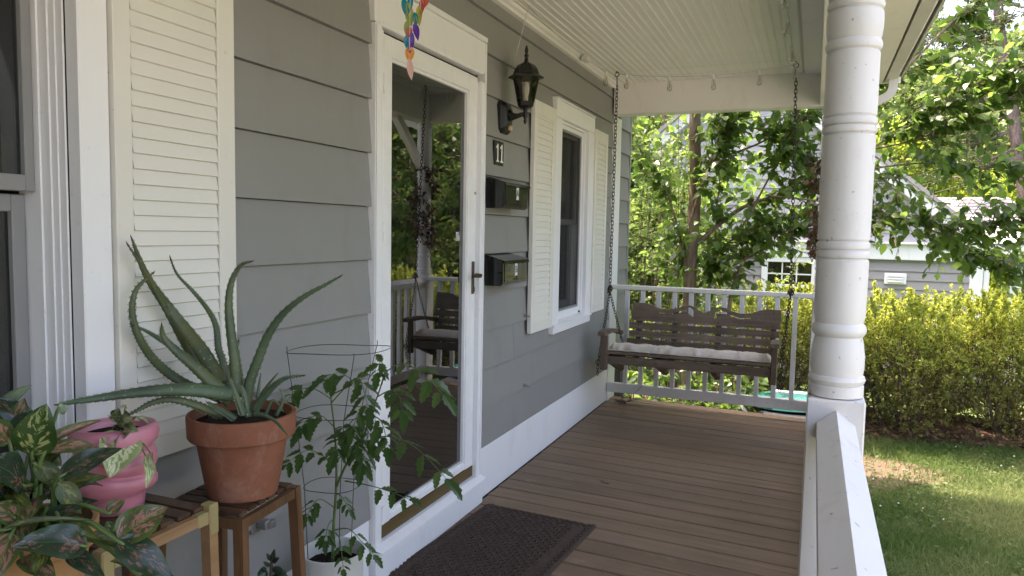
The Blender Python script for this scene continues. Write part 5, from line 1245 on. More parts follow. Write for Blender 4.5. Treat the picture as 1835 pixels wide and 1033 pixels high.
# mulch bed under the hedge
V = []; F = []; N = 34
for i in range(N):
    x = -.2 + i * .25
    for j in range(7):
        y = 7.92 + .18 * math.sin(x * 2.1) + j * .28; V.append((x, y, gz(x, y) + .012 + (0 if j in (0, 6) else .035 + random.uniform(-.012, .02))))
for i in range(N - 1):
    for j in range(6): F.append((i * 7 + j, (i + 1) * 7 + j, (i + 1) * 7 + j + 1, i * 7 + j + 1))
solo('mulch_bed', MB().add(V, F), 'mulch', (0, 0, 0), None, None, None, True, 'structure')
# dead leaves on the bed and thinly on the lawn edge
n = 2600; P = np.stack([rng.uniform(0, 6, n), 7.95 + np.abs(rng.normal(0, .5, n)), np.zeros(n)], 1); P[:, 1] += .18 * np.sin(P[:, 0] * 2.1)
P[:, 2] = [gz(a, b) + .055 for a, b in P[:, :2]]
D = rdir(n); D[:, 2] *= .35; Nn = np.tile((0, 0, 1.0), (n, 1)) + rng.normal(0, .45, (n, 3))
Vv, Ff = leaves(P, D, Nn, rng.uniform(.04, .085, n), T_SMALL)
o = link('fallen_leaves', np_mesh('fallen_leaves', Vv, Ff, 'deadleaf')); o['kind'] = 'stuff'
# bare earth patch in the lawn near the column
V = [(2.2, 6.75, gz(2.2, 6.75) + .008)]; F = []
for k in range(28):
    q = 2 * math.pi * k / 28; rr = 1 + .22 * math.sin(3 * q + 1) + .12 * math.sin(7 * q); x, y = 2.2 + .50 * rr * math.cos(q), 6.75 + .42 * rr * math.sin(q); V.append((x, y, gz(x, y) + .004))
for k in range(28): F.append((0, 1 + k, 1 + (k + 1) % 28))
solo('bare_earth', MB().add(V, F), 'dirt', (0, 0, 0), None, None, None, True, 'structure')
# grass
n = 105000
u = rng.random(n); P = np.stack([1.78 + rng.random(n) ** .9 * 4.2, 2.4 + 6.0 * u ** .8, np.zeros(n)], 1)
# a bare patch near the column and a strip by the porch
den = 1 - 1.0 * np.exp(-(((P[:, 0] - 2.15) / .55) ** 2 + ((P[:, 1] - 6.7) / .45) ** 2)) - .5 * np.exp(-(((P[:, 0] - 3.9) / .35) ** 2 + ((P[:, 1] - 7.1) / .3) ** 2))
P = P[rng.random(n) < den]; P = P[P[:, 1] < 8.08 + .18 * np.sin(P[:, 0] * 2.1)]; n = len(P)
P[:, 2] = -.55 + .03 * np.sin(P[:, 0] * 1.3 + P[:, 1] * .7) * np.where(P[:, 1] > 4, 1, .4)
hgt = rng.uniform(.025, .07, n) * (1 + .5 * (rng.random(n) > .93)); lean = rng.normal(0, .6, (n, 2)); wd = rng.uniform(.0018, .0042, n)
tip = P + np.stack([lean[:, 0] * hgt, lean[:, 1] * hgt, hgt], 1); midp = P + np.stack([lean[:, 0] * hgt * .3, lean[:, 1] * hgt * .3, hgt * .6], 1)
sa = rng.uniform(0, 2 * np.pi, n); sv = np.stack([np.cos(sa) * wd, np.sin(sa) * wd, np.zeros(n)], 1)
V = np.stack([P - sv, P + sv, midp - sv * .8, midp + sv * .8, tip], 1).reshape(-1, 3)
f = np.array([(0, 1, 3), (0, 3, 2), (2, 3, 4)])[None] + (np.arange(n) * 5)[:, None, None]
o = link('lawn_grass', np_mesh('lawn_grass', V, f.reshape(-1, 3), 'grass')); o['kind'] = 'stuff'
# clover and broad weeds in the lawn
n = 16000; P = np.stack([1.8 + rng.random(n) * 4.0, 2.6 + 5.3 * rng.random(n), np.zeros(n)], 1)
cl = np.sin(P[:, 0] * 3.1 + 1) * np.sin(P[:, 1] * 2.3) + .35 * rng.normal(size=n); P = P[cl > .1]; n = len(P)
P[:, 2] = -.52 + .03 * np.sin(P[:, 0] * 1.3 + P[:, 1] * .7) + rng.uniform(-.01, .02, n)
D = rdir(n); D[:, 2] *= .3
Vv, Ff = leaves(P, D, np.tile((0, 0, 1.0), (n, 1)) + rng.normal(0, .3, (n, 3)), rng.uniform(.016, .034, n), T_BROAD)
o = link('clover', np_mesh('clover', Vv, Ff, 'grass')); o['kind'] = 'stuff'
n = 200; P = np.stack([1.9 + rng.random(n) * 3.6, 3.0 + 4.8 * rng.random(n), np.full(n, -.49)], 1)
cl = np.sin(P[:, 0] * 3.1 + 1) * np.sin(P[:, 1] * 2.3); P = P[cl > .1]; n = len(P)
V = []; F = []
for q in P:
    r_ = random.uniform(.005, .009); k0 = len(V)
    V += [tuple(q + np.array(d) * r_) for d in ((1, 0, 0), (0, 1, 0), (-1, 0, 0), (0, -1, 0), (0, 0, 1), (0, 0, -.6))]; F += [(k0 + a, k0 + b, k0 + 4) for a, b in ((0, 1), (1, 2), (2, 3), (3, 0))] + [(k0 + b, k0 + a, k0 + 5) for a, b in ((0, 1), (1, 2), (2, 3), (3, 0))]
o = link('clover_flowers', np_mesh('clover_flowers', np.array(V), F, 'white')); o['kind'] = 'stuff'
# liriope tuft beside the railing
def tuft(cx_, cy_, n, L, label, name='grass_tuft'):
    V = []; F = []
    for i in range(n):
        a = random.uniform(0, 6.28); r = random.uniform(0, .07); l = L * random.uniform(.6, 1.1); h = random.uniform(.35, .75); w = random.uniform(.003, .005)
        b = Vector((cx_ + r * math.cos(a), cy_ + r * math.sin(a), -.56)); dh = Vector((math.cos(a), math.sin(a), 0)); sd = Vector((-math.sin(a), math.cos(a), 0)) * w
        k0 = len(V)
        for k in range(6):
            t = k / 5; p = b + dh * (l * t * .9) + Vector((0, 0, l * (1.6 * h * t - 1.5 * h * t * t)))
            V += [p - sd * (1 - t * .8), p + sd * (1 - t * .8)]
        for k in range(5): F.append((k0 + 2 * k, k0 + 2 * k + 1, k0 + 2 * k + 3, k0 + 2 * k + 2))
    solo(name, MB().add(V, F), 'grass', (cx_, cy_, -.55), label, 'grass tuft')
tuft(1.98, 4.55, 70, .42, 'tuft of long strappy grass at the foot of the porch beside the handrail')

# ------------------------------------------------------------------ hedge of azaleas
def azalea_mesh(seed, H, Rx, Ry):
    r = np.random.default_rng(seed); stems = MB(); tips = []
    ns = 13
    for i in range(ns):
        a = 2 * math.pi * i / ns + r.uniform(-.25, .25); sp = r.uniform(.25, 1.0)
        b = Vector((.08 * math.cos(a), .08 * math.sin(a), -.03)); hh = H * r.uniform(.55, .85) * (1.08 - .30 * sp)
        e = Vector((Rx * sp * math.cos(a) * .8, Ry * sp * math.sin(a) * .8, hh))
        m1 = b.lerp(e, .45) + Vector((0, 0, -.10 * sp)) + Vector(tuple(r.normal(0, .035, 3))); P = bez([b, m1, e], 7)
        stems.tube(P, [.013 * (1 - .75 * k / 6) for k in range(7)], 5, False)
        for k in range(15):
            p0 = P[r.integers(1, 7)]; d = Vector((p0.x * 1.1, p0.y * 1.1, r.uniform(.1, .75))) + Vector(tuple(r.normal(0, .42, 3))); d.normalize()
            l = r.uniform(.14, .40); p1 = p0 + d * l * .5 + Vector(tuple(r.normal(0, .02, 3))); p2 = p0 + d * l
            stems.tube([p0, p1, p2], [.0042, .003, .0018], 4, False); tips.append((p2, d))
            for q in range(4):
                d2 = (d + Vector(tuple(r.normal(0, .75, 3))) + Vector((0, 0, .25))).normalized(); s0 = p0.lerp(p2, r.uniform(.3, 1)); s1 = s0 + d2 * r.uniform(.05, .17)
                stems.tube([s0, s1], [.0022, .0012], 3, False); tips.append((s1, d2))
    # outer canopy tips on the top of the mound
    n = 980
    for i in range(n):
        a = r.uniform(0, 2 * math.pi); q = math.sqrt(r.random()); z = H * (1 - .50 * q ** 2.6) * r.uniform(.74, 1.0) + .085 * math.sin(a * 4 + q * 6) + r.normal(0, .03)
        x, y = Rx * q * math.cos(a), Ry * q * math.sin(a); p = Vector((x, y, z))
        d = Vector((x * .6, y * .6, .9)) + Vector(tuple(r.normal(0, .35, 3))); tips.append((p, d.normalized()))
        if i % 3 == 0:
            stems.tube([p - d.normalized() * r.uniform(.1, .25) - Vector((x * .1, y * .1, .05)), p], [.0026, .0014], 3, False)
    n2 = 420
    for i in range(n2):     # the lower skirt
        a = r.uniform(0, 2 * math.pi); z = H * r.uniform(.06, .62); q = r.uniform(.62, 1.0) * (.80 + .2 * z / H); x, y = Rx * q * math.cos(a), Ry * q * math.sin(a)
        tips.append((Vector((x, y, z)), (Vector((x, y, .35)) + Vector(tuple(r.normal(0, .4, 3)))).normalized()))
    for i in range(26):      # leggy shoots above the mound
        a = r.uniform(0, 6.28); q = math.sqrt(r.random()) * .8; b = Vector((Rx * q * math.cos(a), Ry * q * math.sin(a), H * .9)); e = b + Vector((r.normal(0, .04), r.normal(0, .04), r.uniform(.06, .24)))
        stems.tube([b, e], [.003, .002], 4, False)
        for k in range(5): tips.append((b.lerp(e, .5 + .5 * k / 4), Vector(tuple(r.normal(0, .4, 3))) + Vector((0, 0, 1))))
    P1 = []; D1 = []; P2 = []; D2 = []; S1 = []; S2 = []
    for p, d in tips:
        k = 11 if p.z > H * .45 else 9
        up = p.z / H
        for i in range(k):
            dd = Vector(d).normalized() * .7 + Vector(tuple(r.normal(0, .75, 3))); pp = Vector(p) - Vector(d).normalized() * r.uniform(0, .05)
            if r.random() < (up - .42) * 1.9: P1.append(pp); D1.append(dd); S1.append(r.uniform(.028, .048))
            elif r.random() < .78 + up * .2: P2.append(pp); D2.append(dd); S2.append(r.uniform(.022, .040))
    return stems, (np.array(P1), np.array(D1), np.array(S1)), (np.array(P2), np.array(D2), np.array(S2))
AZ = []
for sd_, H, Rx, Ry in ((11, 1.34, .92, .62), (12, 1.28, .95, .60), (13, 1.38, .90, .66)):
    st_, a1, a2 = azalea_mesh(sd_, H, Rx, Ry)
    ms = mesh_of('branches', st_, MT['twig'])
    v, f = leaves(a1[0], a1[1], rng.normal(size=a1[0].shape) + np.array([0, 0, 1.2]), a1[2], T_SMALL); m1 = np_mesh('new_growth', v, f, 'newgrowth')
    v, f = leaves(a2[0], a2[1], rng.normal(size=a2[0].shape) + np.array([0, 0, 1.0]), a2[2], T_SMALL); m2 = np_mesh('foliage', v, f, 'azalea')
    AZ.append((ms, m1, m2))
HG = [(1.25, 8.48, 0, 0.3, .98, 'yellow-green azalea bush seen between the swing chain and the front column'), (2.40, 8.38, 1, 1.9, 1.0, 'yellow-green azalea bush with dark fanning bare stems just right of the front column'),
      (3.40, 8.68, 2, 4.0, 1.0, 'yellow-green azalea bush with tangled pale twigs in the right part of the hedge'), (4.35, 8.43, 0, 2.2, .98, 'yellow-green azalea bush at the right edge of the picture'), (1.85, 9.18, 2, 1.2, .97, 'azalea bush set back behind the front column'), (2.95, 9.28, 0, 3.2, 1.0, 'azalea bush in the second row of the hedge, below the dryer vent'),
      (5.3, 8.48, 1, .7, 1.0, None), (6.3, 8.28, 2, 5.1, .97, None), (7.3, 8.08, 0, 3.3, 1.0, None), (8.3, 7.68, 1, 1.0, 1.0, None)]
for x, y, k, a, s_, lab in HG:
    t = thing('azalea_bush', lab or 'yellow-green azalea bush further along the hedge, beyond the right edge', 'bush', (x, y, gz(x, y) + .02), 'azalea bushes in the hedge')
    t.rotation_euler = (0, 0, a); t.scale = (s_, s_, s_)
    for nm, me in zip(('branches', 'new_growth', 'foliage'), AZ[k]):
        link(nm, me, t)

# ------------------------------------------------------------------ near tree behind the swing
def branch_tree(name, label, base, mats, limbs, leafspec, group=None, cat='tree'):
    pass
tr = thing('tree', 'slender tree with rough bark and broad drooping leaves just behind the end railing', 'tree', (.40, 8.0, -.6))
TP = bez([(.42, 8.0, -.62), (.375, 8.0, .2), (.36, 8.0, 1.0), (.38, 8.02, 1.9), (.345, 8.05, 2.8), (.42, 8.1, 4.2), (.36, 8.2, 5.6)], 30)
part('trunk', MB().tube(TP, [.096 - .018 * min(1, i / 4) - .030 * i / 29 for i in range(30)], 14), 'bark', tr, True)
YB = 8.0
BR = {'A': [(.40, 1.30), (.80, 1.66), (1.14, 1.81), (1.75, 1.98), (2.3, 2.0)], 'B': [(.22, -.6), (.24, .3), (.22, .89), (.26, 1.25), (.07, 1.86), (-.13, 2.13), (-.5, 2.8)], 'C': [(.26, 1.2), (.4, 1.71), (.56, 2.2), (.68, 2.6), (.9, 3.6)],
      'D': [(.56, 2.2), (.97, 2.35), (1.44, 2.62), (2.1, 2.95), (2.7, 3.2)], 'E': [(.70, -.6), (.76, .4), (.81, .88), (.92, 1.17), (1.08, 1.37), (1.56, 1.54), (2.1, 1.62)], 'F': [(.92, 1.17), (1.38, 1.43), (1.9, 1.75)],
      'G': [(.52, -.55), (.55, .5), (.57, .95), (.6, 1.12), (.61, 1.75), (.66, 2.4)], 'H': [(.59, 1.02), (.64, 1.22), (.85, 1.43), (1.23, 1.58), (1.6, 1.72)], 'I': [(.36, 2.32), (.57, 2.54), (.76, 2.62), (1.3, 3.2), (2.0, 3.5)],
      'J': [(1.55, 1.75), (2.0, 2.22), (2.39, 2.48), (2.75, 2.74), (3.2, 2.9)], 'K': [(1.1, 1.82), (1.7, 1.75), (2.05, 1.70), (2.24, 1.62), (2.53, 1.55), (2.93, 1.53), (3.19, 1.58), (3.6, 1.60)], 'L': [(2.0, 2.25), (2.4, 2.32), (2.9, 2.55), (3.4, 2.8)],
      'M': [(1.9, 2.05), (2.5, 2.12), (3.0, 2.06), (3.5, 2.0)], 'N': [(2.2, 1.66), (2.6, 1.50), (3.0, 1.28), (3.3, 1.18)], 'O': [(2.3, 3.0), (2.6, 3.35), (2.9, 3.65), (3.3, 4.1)], 'P': [(.36, 3.0), (-.1, 3.4), (-.6, 3.7)], 'Q': [(.4, 4.0), (1.2, 4.6), (2.2, 4.9)], 'R': [(.38, 4.6), (-.3, 5.2), (-.9, 5.5)], 'U': [(.85, 1.45), (1.1, 1.95), (1.3, 2.4), (1.45, 2.9)], 'V': [(.62, 2.5), (1.0, 2.5), (1.35, 2.32), (1.6, 2.1)], 'T': [(.36, 3.4), (1.0, 3.9), (1.8, 4.2), (2.8, 4.4)]}
PL = []; DL = []; NL = []; SL = []
def add_leaves(P, dens, big, r=random):
    for i in range(len(P) - 1):
        for q in range(dens):
            p = P[i].lerp(P[i + 1], r.random())
            # side twig
            d = (P[i + 1] - P[i]).normalized(); sd = Vector((r.gauss(0, .6), r.gauss(0, .9), r.gauss(0.05, .7))); tw = (d * .5 + sd).normalized(); l = r.uniform(.05, .50)
            e = p + tw * l
            tws.append((p, e))
            for k in range(r.choice((3, 4, 5, 6))):
                b = p.lerp(e, .35 + .65 * k / 4); ld = Vector((tw.x + r.gauss(0, .6), tw.y + r.gauss(0, .6), r.gauss(-.55, .4)))
                PL.append(b); DL.append(ld); NL.append(Vector((r.gauss(0, .45), r.gauss(0, .45), 1))); SL.append(big * r.uniform(.6, 1.15))
tws = []
for k, pts in BR.items():
    dy = random.uniform(-.35, .35) if k not in 'BEG' else random.uniform(-.1, .1)
    n = len(pts); P = bez([(x, YB + dy * i / (n - 1) * 1.5 + (0.0 if k not in 'JKLMNO' else -.15), z) for i, (x, z) in enumerate(pts)], 6 * n)
    r0 = .026 if k in 'AE' else .020 if k in 'BCG' else .010 if k in 'JKLMN' else .013
    part('limb', MB().tube(P, [r0 * (1 - .8 * i / (len(P) - 1)) for i in range(len(P))], 7), 'bark', tr, True)
    add_leaves(P[len(P) // 3:], {'J': 8, 'K': 5, 'L': 8, 'M': 6, 'N': 6, 'O': 6, 'Q': 6, 'T': 6, 'U': 4, 'V': 6, 'D': 9, 'H': 4, 'F': 4, 'I': 8, 'C': 7, 'A': 5, 'E': 4}.get(k, 4), .10)
tb = MB()
for p, e in tws: tb.tube([p, e], [.0035, .0018], 4, False)
part('twigs', tb, 'bark', tr, False, None, 'stuff')
v, f = leaves(np.array(PL), np.array(DL), np.array(NL), np.array(SL), T_BROAD)
o = link('crown', np_mesh('crown', np.asarray(v) - np.array(ORG[tr.name]), f, 'leaf'), tr)
# upper crown that shades the porch end
def crown_pts(r, c, R, m, per, spread):
    P = []
    for i in range(m):
        d = r.normal(size=3); d /= np.linalg.norm(d); q = np.array(c) + d * np.array(R) * r.uniform(.45, 1.0) ** .5
        k = int(per * r.uniform(.5, 1.4)); P.append(q + r.normal(size=(k, 3)) * spread * r.uniform(.6, 1.2))
    return np.concatenate(P)
P = np.concatenate([crown_pts(rng, (.5, 8.5, 5.1), (3.0, 2.0, 1.5), 34, 40, .27), crown_pts(rng, (-.1, 9.2, 2.6), (1.1, 1.2, 1.5), 22, 36, .26)])
v, f = leaves(P, rdir(len(P)) + np.array([0, 0, -.5]), rng.normal(0, .5, (len(P), 3)) + np.array([0, 0, 1]), rng.uniform(.07, .12, len(P)), T_BROAD)
o = link('upper_crown', np_mesh('upper_crown', v - np.array(ORG[tr.name]), f, 'leaf'), tr)

# tall thin wild shrubs at the house corner, and understory plants
def wild(name, label, base, n, H, rad, leafsz, mat, per, seed, cat='shrub', group=None, lean=.25):
    r = random.Random(seed); t = thing(name, label, cat, base, group); st = MB(); P = []; D = []
    for i in range(n):
        a = r.uniform(0, 6.28); b = Vector(base) + Vector((rad * .4 * math.cos(a), rad * .4 * math.sin(a), 0)); h = H * r.uniform(.5, 1.0)
        e = b + Vector((rad * r.uniform(.2, 1) * math.cos(a), rad * r.uniform(.2, 1) * math.sin(a), h)); m_ = b.lerp(e, .5) + Vector((r.gauss(0, lean * .3), r.gauss(0, lean * .3), 0))
        Q = bez([b, m_, e], 10); st.tube(Q, [.008 * (1 - .8 * k / 9) for k in range(10)], 4, False)
        for k in range(per):
            p = Q[r.randint(2, 9)]; d = Vector((r.gauss(0, 1), r.gauss(0, 1), r.gauss(.1, .6))).normalized(); l = r.uniform(.04, .28); q = p + d * l; st.tube([p, q], [.0022, .0012], 3, False)
            for z in range(5): P.append(p.lerp(q, .3 + .7 * z / 4)); D.append(d + Vector((r.gauss(0, .8), r.gauss(0, .8), r.gauss(-.3, .5))))
    part('stems', st, 'twig', t)
    P = np.array(P); v, f = leaves(P, np.array(D), rng.normal(0, .5, (len(P), 3)) + np.array([0, 0, 1]), leafsz * rng.uniform(.6, 1.2, len(P)), T_BROAD if leafsz > .05 else T_SMALL)
    link('foliage', np_mesh('foliage', v - np.array(base), f, mat), t)
wild('wild_shrub', 'tall wispy shrub with tiny leaves right at the gray house corner', (-.25, 8.3, -.6), 16, 3.6, .38, .05, 'fineleaf', 26, 3)
wild('wild_shrub', 'wispy small-leaved shrub between the house corner and the slender tree', (.0, 9.1, -.6), 14, 3.2, .5, .055, 'fineleaf', 24, 4)
wild('wild_shrub', 'bright small-leaved shrub behind the swing to the right of the trunk', (1.0, 9.6, -.65), 14, 1.9, .6, .055, 'fineleaf', 26, 5)
wild('leafy_plant', 'dark broad-leaved plant under the swing to the left of the tree trunk', (.15, 7.0, -.56), 9, .75, .35, .09, 'leaf', 12, 6, 'plant')
wild('leafy_plant', 'dark broad-leaved plant under the swing to the right of the tree trunk', (.85, 7.1, -.56), 10, .8, .4, .09, 'leaf', 12, 8, 'plant')
wild('leafy_plant', 'low broad-leaved plant growing below the deck edge under the end railing', (.75, 6.75, -.56), 8, .55, .55, .08, 'fineleaf', 10, 9, 'plant')
wild('deck_weed', 'tiny green weed sprouting at the deck edge by the corner', (.18, 6.02, .0), 3, .07, .05, .018, 'fineleaf', 3, 10, 'weed')

# dead vine wrapped round the far column
vn = thing('dead_vine', 'dry brown vine clinging to the far corner column', 'vine', (1.62, 6.0, 1.5))
r = random.Random(4); P = []; D = []; vb = MB()
for s_ in range(5):
    Q = []; a0 = r.uniform(0, 6.28)
    for k in range(22):
        z = 1.22 + k * .036; a = a0 + k * .35; rr = .075 + .02 * r.random(); Q.append(Vector((1.645 + rr * math.cos(a), 6.02 + rr * math.sin(a), z)))
    vb.tube(Q, .004, 4, False)
    for q in Q[2:]:
        for k in range(5):
            d = Vector((r.gauss(-.1, 1), r.gauss(-.25, 1), r.gauss(-.5, .6))); P.append(q + d * .015); D.append(d)
part('vine_stem', vb, 'twig', vn)
P = np.array(P); v, f = leaves(P, np.array(D), rng.normal(size=(len(P), 3)), rng.uniform(.03, .058, len(P)), T_BROAD)
link('dead_foliage', np_mesh('dead_foliage', v - np.array(ORG[vn.name]), f, 'deadleaf'), vn)

bt = bpy.data.objects['porch_column.001']; part('brace', MB().bar((1.65, 5.50, 2.372), (1.65, 5.962, 1.98), .06, .07), 'beam', bt)
# teal kayak lying upside down beyond the railing, dark tarp under it
ky = thing('kayak', 'teal and white kayak lying on the ground behind the end railing', 'kayak', (1.45, 7.15, -.2))
V = []; F = []; N = 21; K = 12
for i in range(N):
    t = i / (N - 1); w = .36 * math.sin(math.pi * min(max(t, .002), .998)) ** .55; h = .17 * math.sin(math.pi * min(max(t, .002), .998)) ** .4
    for k in range(K):
        a = math.pi * k / (K - 1); V.append((1.0 + .95 * t, 7.15 + w * math.cos(a) + .1 * t, -.135 + h * .62 * math.sin(a) + .02 * t))
for i in range(N - 1):
    for k in range(K - 1): F.append((i * K + k, i * K + k + 1, (i + 1) * K + k + 1, (i + 1) * K + k))
part('hull', MB().add(V, F), 'teal', ky, True)
part('deck_panel', MB().prism([(1.3, 7.12), (1.75, 7.14), (1.75, 7.22), (1.3, 7.2)], 2, -.035, -.012), 'white', ky)
solo('tarp_bundle', MB().box(1.15, 1.90, 6.75, 7.5, -.56, -.15, .05), 'tarp', (1.6, 7.1, -.55), 'dark tarp-covered bundle under the teal kayak', 'tarp')
solo('white_pole', MB().tube([(.95, 7.0, -.05), (1.30, 6.85, -.5)], .018, 8), 'white', (1.1, 6.9, -.3), 'short white pole leaning below the end railing', 'pole')

# ------------------------------------------------------------------ neighbour's house
NY = 15.0
nh = thing('neighbor_house', 'gray neighboring house with white trim band, gable and grid windows behind the hedge', 'house', (.3, NY, -1.3))
HX0, HX1 = -3.6, 4.12
hgt_ = .163
z = -1.3; k = 0
wins = [(.66, 1.66, -.10, 1.04), (-1.28, -.42, -.10, .95)]
while z < 1.02:
    segs = [(HX0, HX1)]
    for a, b, c, d in wins:
        if z + hgt_ > c + .05 and z < d - .05:
            ns = []
            for s0, s1 in segs:
                if b <= s0 or a >= s1: ns.append((s0, s1))
                else: ns += [(s0, a), (b, s1)]
            segs = ns
    for s0, s1 in segs:
        zt = min(z + hgt_, 1.02)
        b = MB().hexa([(s0, NY - .028, z), (s1, NY - .028, z), (s1, NY + .01, z), (s0, NY + .01, z), (s0, NY - .006, zt), (s1, NY - .006, zt), (s1, NY + .01, zt), (s0, NY + .01, zt)])
        part('siding_board', b, 'nsiding', nh)
    z += hgt_
def gabx(z): return HX1 - (z - 1.31) / .82
z = 1.345
while z < 4.3:
    zt = z + hgt_; x1 = gabx(zt) - .02; x0 = .52 - (x1 - .26)
    x1b = gabx(z) - .02; x0b = .52 - (x1b - .0) if False else 2 * .26 - x1b
    x0t = 2 * .26 - x1
    if x1 - x0t < .2: break
    b = MB().hexa([(x0b, NY - .028, z), (x1b, NY - .028, z), (x1b, NY + .01, z), (x0b, NY + .01, z), (x0t, NY - .006, zt), (x1, NY - .006, zt), (x1, NY + .01, zt), (x0t, NY + .01, zt)])
    part('siding_board', b, 'nsiding_gable', nh); z = zt
part('frieze_band', MB().box(HX0 - .05, HX1 + .06, NY - .09, NY + .01, 1.021, 1.30, .01).box(HX0 - .08, HX1 + .10, NY - .16, NY + .01, 1.301, 1.342, .008), 'trim', nh)
part('corner_board', MB().box(HX1 + .001, HX1 + .20, NY - .045, NY + .02, -1.3, 1.02, .006), 'trim', nh)
part('corner_board', MB().box(HX1 + .21, HX1 + .30, NY - .03, NY + .03, -1.3, 1.02, .006), 'trim', nh)
part('body', MB().box(HX0, HX1, NY + .0125, NY + 8, -1.3, 1.31).prism([(HX0, 1.31), (HX1, 1.31), (.26, 1.31 + (HX1 - .26) * .82)], 1, NY + .0125, NY + 8), 'nsiding', nh)
def rake(s_):
    xo = .26 + s_ * (HX1 - .26 + .16); zo = 1.31 - .13; xa, za = .26, 1.31 + (HX1 - .26) * .82
    return xo, zo, xa, za
for s_ in (1, -1):
    xo, zo, xa, za = rake(s_)
    part('rake_board', MB().prism([(xo, zo + .0), (xa, za), (xa, za + .24), (xo, zo + .24)], 1, NY - .22, NY - .17), 'trim', nh)
    part('roof_slope', MB().prism([(xo + .1 * s_, zo + .16), (xa, za + .245), (xa, za + .33), (xo + .1 * s_, zo + .24)], 1, NY - .30, NY + 8.3), 'shingle', nh)
    part('soffit_board', MB().prism([(xo, zo - .02), (xa, za - .02), (xa, za - .001), (xo, zo - .001)], 1, NY - .2195, NY + .01), 'trim', nh)
def nwin(x0, x1, z0, z1, grid):
    f = part('window', MB().box(x0 - .005, x0 + .11, NY - .05, NY + .01, z0, z1, .006).box(x1 - .11, x1 + .005, NY - .05, NY + .01, z0, z1, .006).box(x0 - .03, x1 + .03, NY - .07, NY + .01, z1 - .12, z1, .006).box(x0 - .03, x1 + .03, NY - .07, NY + .01, z0, z0 + .08, .006).box(x0 + .111, x1 - .111, NY - .035, NY + .008, (z0 + z1) / 2 - .03, (z0 + z1) / 2 + .03, .004), 'trim', nh)
    m_ = MB()
    for i in range(1, grid):
        x = x0 + .11 + (x1 - x0 - .22) * i / grid; m_.box(x - .012, x + .012, NY - .028, NY - .002, z0 + .081, z1 - .121)
    for q in ((z0 + z1) / 2 + .5 * ((z1 - .12) - (z0 + z1) / 2), z0 + .08 + .5 * ((z0 + z1) / 2 - z0 - .08)): m_.box(x0 + .111, x1 - .111, NY - .026, NY - .004, q - .012, q + .012)
    part('muntins', m_, 'white', f)
    part('pane', MB().box(x0 + .105, x1 - .105, NY + .002, NY + .008, z0 + .08, z1 - .12), 'winglass', f)
nwin(.66, 1.66, -.10, 1.04, 3); nwin(-1.28, -.42, -.10, .95, 2)
vt = part('dryer_vent', MB().box(2.78, 3.14, NY - .06, NY - .02, .58, .78, .008), 'trim', nh)
for k in range(3): part('vent_flap', MB().box(2.84, 3.08, NY - .10, NY - .065, .615 + k * .05, .65 + k * .05, .004), 'white', vt)
# side wing with a shingled roof and white porch posts
ng = thing('carport', 'low pale shingled roof on white posts to the right of the neighboring house', 'carport', (5.1, 17, -1.3))
N = 12
for k in range(N):
    t0, t1 = k / N, (k + 1) / N
    x0 = 3.9; x1 = 5.75 - .35 * t0; y0, y1 = 15.6 + 3.4 * t0, 15.6 + 3.4 * t1; z0, z1 = 1.36 + .98 * t0, 1.36 + .98 * t1
    xs_ = x0
    while xs_ < x1:
        w = random.uniform(.22, .42); xe = min(xs_ + w, x1)
        lift = random.uniform(.0, .008)
        part('shingle', MB().hexa([(xs_ + .003, y0, z0), (xe - .003, y0, z0), (xe - .003, y1, z1 - .012), (xs_ + .003, y1, z1 - .012), (xs_ + .003, y0, z0 + .022 + lift), (xe - .003, y0, z0 + .022 + lift), (xe - .003, y1, z1 + .004), (xs_ + .003, y1, z1 + .004)]), 'shingle', ng)
        xs_ = xe
part('roof_board', MB().hexa([(3.9, 15.6, 1.30), (5.75, 15.6, 1.30), (5.4, 19, 2.28), (3.9, 19, 2.28), (3.9, 15.6, 1.355), (5.75, 15.6, 1.355), (5.4, 19, 2.325), (3.9, 19, 2.325)]), 'nsiding', ng)
part('fascia', MB().box(3.9, 5.80, 15.52, 15.59, 1.16, 1.37, .006), 'trim', ng)
for x in (4.95, 5.65): part('post', MB().box(x - .09, x + .09, 15.62, 15.80, -1.3, 1.16, .01), 'trim', ng)

# ------------------------------------------------------------------ background trees
def tree_mesh(seed, kind):
    r = np.random.default_rng(seed); tb = MB()
    if kind == 'pine':
        P = []; D = []
        return tb, None
    H = 8.0; tb.tube([(0, 0, -.5), (.05, .02, 2), (-.05, .05, 4.5), (.0, .0, 7.0)], [.17, .14, .10, .04], 8, False)
    cl = []
    for i in range(46):
        a = r.uniform(0, 6.28); z = r.uniform(1.6, 8.2); q = (1 - abs((z - 4.6) / 4.2) ** 2.2) * 2.5 * math.sqrt(r.uniform(.15, 1)); c = np.array((q * math.cos(a), q * math.sin(a), z)); cl.append(c)
        if i % 3 == 0: tb.tube([(0, 0, max(1, z - 1.2)), tuple(c * np.array((.5, .5, 1)) - np.array((0, 0, .4))), tuple(c)], [.05, .03, .012], 5, False)
    P = np.concatenate([c + r.normal(size=(int(r.uniform(130, 300)), 3)) * np.array((.42, .42, .30)) * r.uniform(.7, 1.3) for c in cl])
    return tb, P
TM = []
for sd_ in (1, 2, 3):
    tb, P = tree_mesh(sd_, 'd'); n = len(P)
    v, f = leaves(P, rdir(n) + np.array([0, 0, -.3]), rng.normal(0, .6, (n, 3)) + np.array([0, 0, 1]), rng.uniform(.10, .20, n), T_CLUMP)
    TM.append((mesh_of('trunk', tb, MT['bark'], True), v, f))
FM = {}
for nm, mt in (('forest', 'forest'), ('maple', 'maple')):
    FM[nm] = [np_mesh('crown', v, f, mt) for _, v, f in TM]
